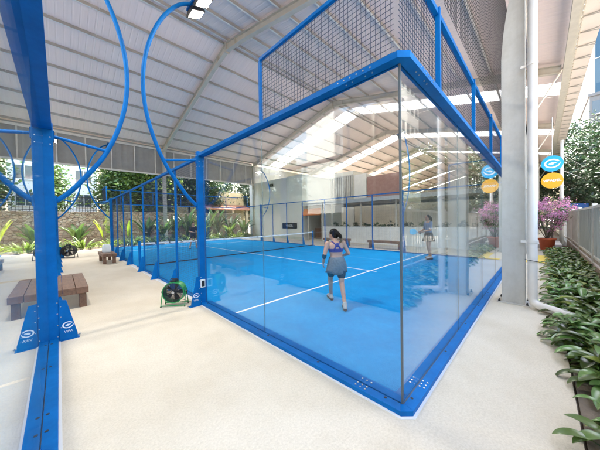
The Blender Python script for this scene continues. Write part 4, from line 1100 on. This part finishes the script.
# ------------------------------------------------------------------ people
def capsule(m, a, b, ra, rb, n=14):
    a = Vector(a); b = Vector(b); d = (b-a).normalized(); pts = []; rd = []
    for k in (80, 55, 30): pts.append(a-d*ra*math.sin(R(k))); rd.append(ra*math.cos(R(k)))
    for t in (0, .25, .5, .75, 1): pts.append(a.lerp(b, t)); rd.append(ra+(rb-ra)*t)
    for k in (30, 55, 80): pts.append(b+d*rb*math.sin(R(k))); rd.append(rb*math.cos(R(k)))
    m.tube(pts, rd, n)
def loft(m, rings, n=20, p=2.3):
    """rings: (centre, half width vector dir x, rx, ry) stacked"""
    vs = []
    for (c, ax, rx, ry) in rings:
        c = Vector(c); ax = Vector(ax).normalized(); ay = Vector((0, 0, 1)).cross(ax).normalized()
        for k in range(n):
            a = 2*math.pi*k/n; ca, sa = math.cos(a), math.sin(a)
            vs.append(c + ax*rx*math.copysign(abs(ca)**(2/p), ca) + ay*ry*math.copysign(abs(sa)**(2/p), sa))
    fs = [tuple(range(n-1, -1, -1)), tuple(range((len(rings)-1)*n, len(rings)*n))]
    for j in range(len(rings)-1):
        for k in range(n): fs.append((j*n+k, j*n+(k+1) % n, (j+1)*n+(k+1) % n, (j+1)*n+k))
    m.add(vs, fs)
def ellipsoid(m, c, r, Mr=None, n=18, q=12):
    vs = []; c = Vector(c)
    for j in range(1, q):
        th = math.pi*j/q
        for k in range(n):
            a = 2*math.pi*k/n; v = Vector((r[0]*math.sin(th)*math.cos(a), r[1]*math.sin(th)*math.sin(a), r[2]*math.cos(th)))
            vs.append(c + (Mr @ v if Mr else v))
    t = len(vs); vs += [c+(Mr @ Vector((0, 0, r[2])) if Mr else Vector((0, 0, r[2]))), c-(Mr @ Vector((0, 0, r[2])) if Mr else Vector((0, 0, r[2])))]
    fs = []
    for j in range(q-2):
        for k in range(n): fs.append((j*n+k, (j+1)*n+k, (j+1)*n+(k+1) % n, j*n+(k+1) % n))
    for k in range(n): fs += [(t, k, (k+1) % n), (t+1, (q-2)*n+(k+1) % n, (q-2)*n+k)]
    m.add(vs, fs)
def fuse(m, name, mat, parent, vox=0.007, it=4, smooth_f=0.6):
    o = m.build(name, mat, parent)
    a = o.modifiers.new('r', 'REMESH'); a.mode = 'VOXEL'; a.voxel_size = vox; a.use_smooth_shade = True
    b = o.modifiers.new('s', 'SMOOTH'); b.iterations = it; b.factor = smooth_f
    bpy.context.view_layer.update(); dg = bpy.context.evaluated_depsgraph_get()
    me = bpy.data.meshes.new_from_object(o.evaluated_get(dg)); old = o.data; o.modifiers.clear(); o.data = me; bpy.data.meshes.remove(old)
    me.polygons.foreach_set('use_smooth', [True]*len(me.polygons)); 
    return o
def hand(m, w, d, side, palm, curl=0.5, s=1.0):
    """w wrist, d direction of the hand, side = thumb side, palm = palm normal"""
    w = Vector(w); d = Vector(d).normalized(); sd = Vector(side); sd = (sd-d*sd.dot(d)).normalized(); pn = d.cross(sd)
    if pn.dot(Vector(palm)) < 0: pn = -pn
    for k in (-1, 0, 1): capsule(m, w+sd*0.012*k*s, w+d*0.078*s+sd*0.022*k*s, 0.013*s, 0.012*s, 8)
    for k, (o, L) in enumerate([(0.030, .066), (0.010, .075), (-0.010, .070), (-0.029, .055)]):
        b = w+d*0.080*s+sd*o*s; c1 = curl*0.7+0.1*k; p = b; a = c1*0.5; 
        for j in range(3):
            a2 = a+c1*0.8*j; dd = d*math.cos(a2)+pn*math.sin(a2); q = p+dd*L*s*(0.42, .32, .26)[j]
            capsule(m, p, q, (0.0088-0.0006*j)*s, (0.0082-0.0006*j)*s, 8); p = q
    b = w+d*0.02*s+sd*0.028*s; q = b+(d*0.6+sd*0.75+pn*0.35).normalized()*0.04*s; capsule(m, b, q, .012*s, .0095*s, 8)
    capsule(m, q, q+(d*0.9+sd*0.2+pn*0.5).normalized()*0.028*s, .0095*s, .0085*s, 8)
def head(m, c, Mh, s=1.0):
    """c centre of skull, Mh rotation (face along +Y)"""
    E = lambda p, r: ellipsoid(m, Vector(c)+Mh @ (Vector(p)*s), (r[0]*s, r[1]*s, r[2]*s), Mh)
    E((0, -0.008, 0.02), (0.074, 0.092, 0.088)); E((0, 0.022, -0.035), (0.060, 0.066, 0.072)); E((0, 0.048, -0.078), (0.030, 0.026, 0.024))
    E((0, 0.092, -0.022), (0.011, 0.016, 0.012)); E((0, 0.084, -0.002), (0.008, 0.013, 0.022))
    E((0, 0.080, -0.052), (0.021, 0.010, 0.006)); E((0, 0.078, -0.061), (0.018, 0.010, 0.006))
    for x in (-1, 1): E((x*0.074, -0.004, -0.010), (0.009, 0.016, 0.028)); E((x*0.030, 0.075, 0.022), (0.022, 0.010, 0.006)); E((x*0.040, 0.055, -0.030), (0.022, 0.022, 0.02))
def person(name_label, loc, yawdeg, J, cloth, s=1.0):
    T = thing('person', (0, 0, 0), name_label, 'person')
    V = {k: Vector(v)*s for k, v in J.items() if k not in ('head_yaw', 'head_pitch')}
    Mh = Matrix.Rotation(R(J.get('head_yaw', 0)), 3, 'Z') @ Matrix.Rotation(R(J.get('head_pitch', 0)), 3, 'X')
    m = MB(); hx = (V['hipR']-V['hipL']); sx = (V['shR']-V['shL']); hc = (V['hipR']+V['hipL'])/2; sc = (V['shR']+V['shL'])/2
    hxn, sxn = hx.normalized(), sx.normalized(); f = s
    def lc(t): return hc.lerp(sc, t)
    def ax(t): return (hxn.lerp(sxn, t)).normalized()
    tor = [(lc(-.22), ax(0), .10*f, .085*f), (lc(-.10), ax(0), .155*f, .105*f), (lc(.05), ax(0), .165*f, .11*f), (lc(.22), ax(.2), .145*f, .095*f), (lc(.42), ax(.4), .115*f, .08*f), (lc(.60), ax(.6), .13*f, .088*f),
           (lc(.78), ax(.8), .150*f, .095*f), (lc(.93), ax(1), .155*f, .085*f), (lc(1.03), ax(1), .12*f, .07*f), (lc(1.10), ax(1), .06*f, .055*f)]
    loft(m, tor)
    capsule(m, sc+Vector((0, 0, -.02*f)), V['head']+Mh @ Vector((0, -.01, -.06))*f, .052*f, .046*f)
    head(m, V['head'], Mh, f)
    for q in 'LR':
        capsule(m, V['sh'+q], V['el'+q], .048*f, .036*f); capsule(m, V['el'+q], V['wr'+q], .037*f, .024*f)
        capsule(m, V['hip'+q], V['kn'+q], .082*f, .050*f); capsule(m, V['kn'+q], V['an'+q], .050*f, .033*f)
        k, an = V['kn'+q], V['an'+q]; bk = Vector((0, -1, 0)); capsule(m, k.lerp(an, .12)+bk*.016*f, k.lerp(an, .50)+bk*.014*f, .046*f, .038*f)
        t = (V['toe'+q]-V['an'+q]); capsule(m, V['an'+q], V['an'+q]+t*.7, .035*f, .028*f)
        hd = (V['wr'+q]-V['el'+q]).normalized(); 
        hand(m, V['wr'+q], (hd+Vector((0, .15, -.1))).normalized(), Vector((0, .9, .5)), Vector((1 if q == 'L' else -1, 0, 0)), J.get('curl', .6) if False else .6, f)
    body = fuse(m, 'body', 'skin', T)
    # shoes
    for q in 'LR':
        m = MB(); an, toe = V['an'+q], V['toe'+q]; d = (toe-an); d.z = 0; d.normalize(); h = Vector((an.x, an.y, 0)) + Vector((0, 0, V['toe'+q].z))
        z = toe.z
        heel = Vector((an.x, an.y, z))-d*.045*f; tip = Vector((toe.x, toe.y, z))
        capsule(m, heel+Vector((0, 0, .018)), tip+Vector((0, 0, .012)), .036*f, .032*f); capsule(m, heel+d*.02*f+Vector((0, 0, .045)), tip-d*.06*f+Vector((0, 0, .022)), .036*f, .034*f)
        capsule(m, an+Vector((0, 0, -.02)), an+Vector((0, 0, .012)), .042*f, .040*f)
        fuse(m, 'shoe', 'shoe', T, .006, 2)
        m = MB(); capsule(m, heel+Vector((0, 0, -.010)), tip+Vector((0, 0, -.012)), .037*f, .036*f); fuse(m, 'sole', cloth.get('sole', 'cloth_dark'), T, .006, 1)
    # clothes
    def grow(t0, t1, e, n=7):
        out = []; ts = [-.22, -.10, .05, .22, .42, .60, .78, .93, 1.03, 1.10]
        for i in range(n+1):
            t = t0+(t1-t0)*i/n; j = max(k for k in range(len(ts)) if ts[k] <= t+1e-6); j = min(j, len(ts)-2); u = (t-ts[j])/(ts[j+1]-ts[j])
            out.append((lc(t), ax(max(0, min(1, t))), (tor[j][2]*(1-u)+tor[j+1][2]*u)+e, (tor[j][3]*(1-u)+tor[j+1][3]*u)+e))
        return out
    if cloth['top'] == 'bra':
        m = MB(); loft(m, grow(.60, .76, .007), 24); 
        yv = sxn.cross(Vector((0, 0, 1))) * -1
        bk = -(Vector((0, 0, 1)).cross(sxn))
        for q, sg in (('L', -1), ('R', 1)):
            a = lc(.72)+bk*.098*f+sxn*sg*.07*f; b = lc(.93)+bk*.095*f+sxn*sg*.02*f; c = sc+Vector((0, 0, .035*f))+sxn*sg*.075*f+bk*.02*f; d_ = lc(.80)-bk*.105*f+sxn*sg*.065*f
            m.tube([a, b], .016*f, 8); m.tube([b, b.lerp(c, .6)+bk*.012, c], .014*f, 8); m.tube([c, c-bk*.06+Vector((0, 0, -.02)), d_], .014*f, 8)
        ellipsoid(m, lc(.93)+bk*.093*f, (.03*f, .012*f, .05*f))
        fuse(m, 'sports_top', cloth['topmat'], T, .006, 3)
    else:
        m = MB(); loft(m, grow(.10, 1.02, .012, 10), 24)
        if cloth['top'] == 'sleeved':
            for q in 'LR': capsule(m, V['sh'+q], V['sh'+q].lerp(V['el'+q], .75), .060*f, .047*f)
        fuse(m, 'shirt', cloth['topmat'], T, .007, 3)
    if cloth.get('wrap'):
        kn = V['knL'].lerp(V['knR'], .5); m = MB()
        cR, cL = V['hipR'].lerp(V['knR'], .48), V['hipL'].lerp(V['knL'], .44); cb = (cR+cL)/2+Vector((0, -.01, 0))
        rg = grow(.36, .36, .016, 1)[:1]+[(lc(.24), ax(.2), .158*f, .115*f), (lc(.05), ax(0), .182*f, .13*f), (hc.lerp(cb, .35), ax(0), .19*f, .138*f), (hc.lerp(cb, .7), ax(0), .198*f, .145*f), (cb, ax(0), .205*f, .15*f)]
        n0 = len(m.v); loft(m, rg[::-1], 40, 2.1)
        # folds
        for i in range(n0, len(m.v)):
            k = (i-n0) % 40; r_ = (i-n0)//40; p = Vector(m.v[i]); cc = Vector(rg[::-1][r_][0]); amt = (len(rg)-1-r_)/(len(rg)-1)
            dlt = (p-cc)*(.07*amt*math.sin(k*2*math.pi/40*9+r_*.5)); m.v[i] = tuple(p+dlt+Vector((0, 0, -.03*amt*math.sin(k*2*math.pi/40*3))))
        m.f = m.f; m.build('wrap', cloth['wrap'], T, smooth=True)
    m = MB(); loft(m, grow(-.16, .26, .009), 24)
    for q in 'LR': capsule(m, V['hip'+q]+Vector((0, 0, -.02)), V['hip'+q].lerp(V['kn'+q], cloth.get('short', .38)), .096*f, .078*f)
    fuse(m, 'shorts', cloth['bottom'], T, .007, 2)
    if cloth.get('skirt'):
        m = MB(); cb = V['hipL'].lerp(V['knL'], .5).lerp(V['hipR'].lerp(V['knR'], .5), .5)
        rg = [(lc(.30), ax(.2), .15*f, .11*f), (lc(.05), ax(0), .19*f, .14*f), (hc.lerp(cb, .5), ax(0), .22*f, .17*f), (cb, ax(0), .25*f, .20*f)][::-1]
        n0 = 0; loft(m, rg, 48, 2.0)
        for i in range(len(m.v)):
            k = i % 48; r_ = i//48; p = Vector(m.v[i]); cc = Vector(rg[r_][0]); amt = (3-r_)/3; m.v[i] = tuple(p+(p-cc)*(.06*amt*math.sin(k*2*math.pi/48*12)))
        m.build('skirt', cloth['skirt'], T, smooth=True)
    # hair
    m = MB(); h = V['head']; P = lambda x, y, z: h+Mh @ (Vector((x, y, z))*f)
    ellipsoid(m, P(0, -.022, .032), (.083*f, .092*f, .090*f), Mh); ellipsoid(m, P(0, -.05, -.03), (.070*f, .055*f, .06*f), Mh)
    if cloth['hair'] == 'bun':
        ellipsoid(m, P(0, -.105, .0), (.045*f, .045*f, .045*f), Mh); m.tube([P(0, -.12, .0), P(.01, -.155, -.06), P(.015, -.15, -.13), P(.01, -.13, -.19)], [.035*f, .038*f, .028*f, .008*f], 10)
    else:
        m.tube([P(0, -.10, .03), P(0, -.15, 0), P(0, -.155, -.10), P(0, -.13, -.22), P(0, -.12, -.32)], [.025*f, .034*f, .034*f, .026*f, .008*f], 10)
    ha = fuse(m, 'hair', 'hair', T, .006, 3)
    m = MB()
    for x in (-1, 1): ellipsoid(m, P(x*.030, .083, .004), (.011*f, .006*f, .006*f), Mh, 10, 6); m.tube([P(x*.045, .082, .020), P(x*.030, .089, .025), P(x*.016, .088, .021)], .003*f, 5)
    m.build('eyes', 'black', T)
    if cloth.get('cap'):
        m = MB(); ellipsoid(m, P(0, -.01, .055), (.086*f, .10*f, .070*f), Mh); ellipsoid(m, P(0, .115, .045), (.06*f, .07*f, .010*f), Mh); fuse(m, 'cap', 'white', T, .006, 2)
    if cloth.get('band'):
        q = 'L'; m = MB(); capsule(m, V['el'+q].lerp(V['wr'+q], .05), V['el'+q].lerp(V['wr'+q], .30), .044*f, .038*f); fuse(m, 'arm_band', 'cloth_dark', T, .006, 2)
    T.location = loc; T.rotation_euler = (0, 0, R(yawdeg))
    return T, V
# woman in front: facing away towards the net, left arm hanging, small step
J1 = dict(hipL=(-.085, .02, .77), hipR=(.085, .0, .77), knL=(-.085, .20, .46), knR=(.06, -.08, .45), anL=(-.05, .30, .12), anR=(.05, -.31, .11), toeL=(-.07, .46, .045), toeR=(.08, -.15, .045),
          shL=(-.165, .08, 1.17), shR=(.165, .12, 1.17), elL=(-.235, .02, .96), elR=(.25, .06, .97), wrL=(-.235, .13, .80), wrR=(.19, .25, .90), head=(-.02, .17, 1.335), head_yaw=38, head_pitch=-12)
W1, _ = person('woman in a purple sports top, grey shirt tied round her waist, seen from behind', (1.72, 1.96, 0.02), -38,
       J1, dict(top='bra', topmat='cloth_purple', wrap='cloth_grey', bottom='cloth_dark', hair='bun', band=True, short=.62), 1.02)
J2 = dict(hipL=(-.08, 0, .88), hipR=(.08, 0, .88), knL=(-.09, .05, .49), knR=(.09, -.02, .49), anL=(-.10, -.02, .10), anR=(.10, -.12, .10), toeL=(-.11, .15, .045), toeR=(.11, .05, .045),
          shL=(-.165, .02, 1.38), shR=(.165, .0, 1.38), elL=(-.21, .07, 1.12), elR=(.22, .05, 1.13), wrL=(-.14, .30, 1.06), wrR=(.10, .30, 1.05), head=(0, .04, 1.575), head_yaw=0, head_pitch=0)
W2, _ = person('woman with a ponytail holding a pale blue racket at the far side of the court', (8.62, 2.42, 0.02), 52,
       J2, dict(top='sleeved', topmat='cloth_bluegrey', bottom='cloth_dark', skirt='cloth_dark', hair='pony', short=.3), 1.07)
J3 = dict(hipL=(-.08, 0, .85), hipR=(.08, 0, .85), knL=(-.14, .12, .48), knR=(.12, .10, .48), anL=(-.20, .02, .10), anR=(.18, -.03, .10), toeL=(-.22, .18, .045), toeR=(.20, .13, .045),
          shL=(-.17, .10, 1.33), shR=(.17, .10, 1.33), elL=(-.23, .12, 1.08), elR=(.23, .12, 1.08), wrL=(-.12, .33, 1.05), wrR=(.10, .33, 1.03), head=(0, .15, 1.52), head_yaw=0, head_pitch=-5)
W3, _ = person('player in dark clothes beyond the net, half hidden by the thick blue post', (3.9, 14.8, 0.02), 175,
       J3, dict(top='sleeved', topmat='cloth_dark', bottom='cloth_dark', hair='pony', short=.5), 1.03)
def racket(W_, grip, d, up_, label):
    """grip position and direction in the person's local frame"""
    bpy.context.view_layer.update(); Mw = W_.matrix_world
    g = Mw @ Vector(grip); dd = (Mw.to_3x3() @ Vector(d)).normalized(); nn = (Mw.to_3x3() @ Vector(up_)).normalized(); nn = (nn-dd*nn.dot(dd)).normalized(); ss = dd.cross(nn)
    T = thing('padel_racket', tuple(g), label, 'racket')
    m = MB(); m.tube([g-dd*.06, g+dd*.08], .016, 10); m.build('grip', 'black', T)
    m = MB(); c = g+dd*.28; n = 32; vs = []
    for t in (-.018, .018):
        for k in range(n): a = 2*math.pi*k/n; vs.append(c+dd*math.cos(a)*.135+ss*math.sin(a)*.125+nn*t)
    m.add(vs, [tuple(range(n-1, -1, -1)), tuple(range(n, 2*n))]+[(k, (k+1) % n, n+(k+1) % n, n+k) for k in range(n)]); 
    m.tube([g+dd*.07, c-dd*.10+ss*.07], .012, 8); m.tube([g+dd*.07, c-dd*.10-ss*.07], .012, 8)
    m.build('racket_head', 'racket', T, bevel=.005)
racket(W2, (.02, .39, 1.07), (.1, .95, .25), (1, 0, .1), 'pale blue padel racket held out by the far woman')
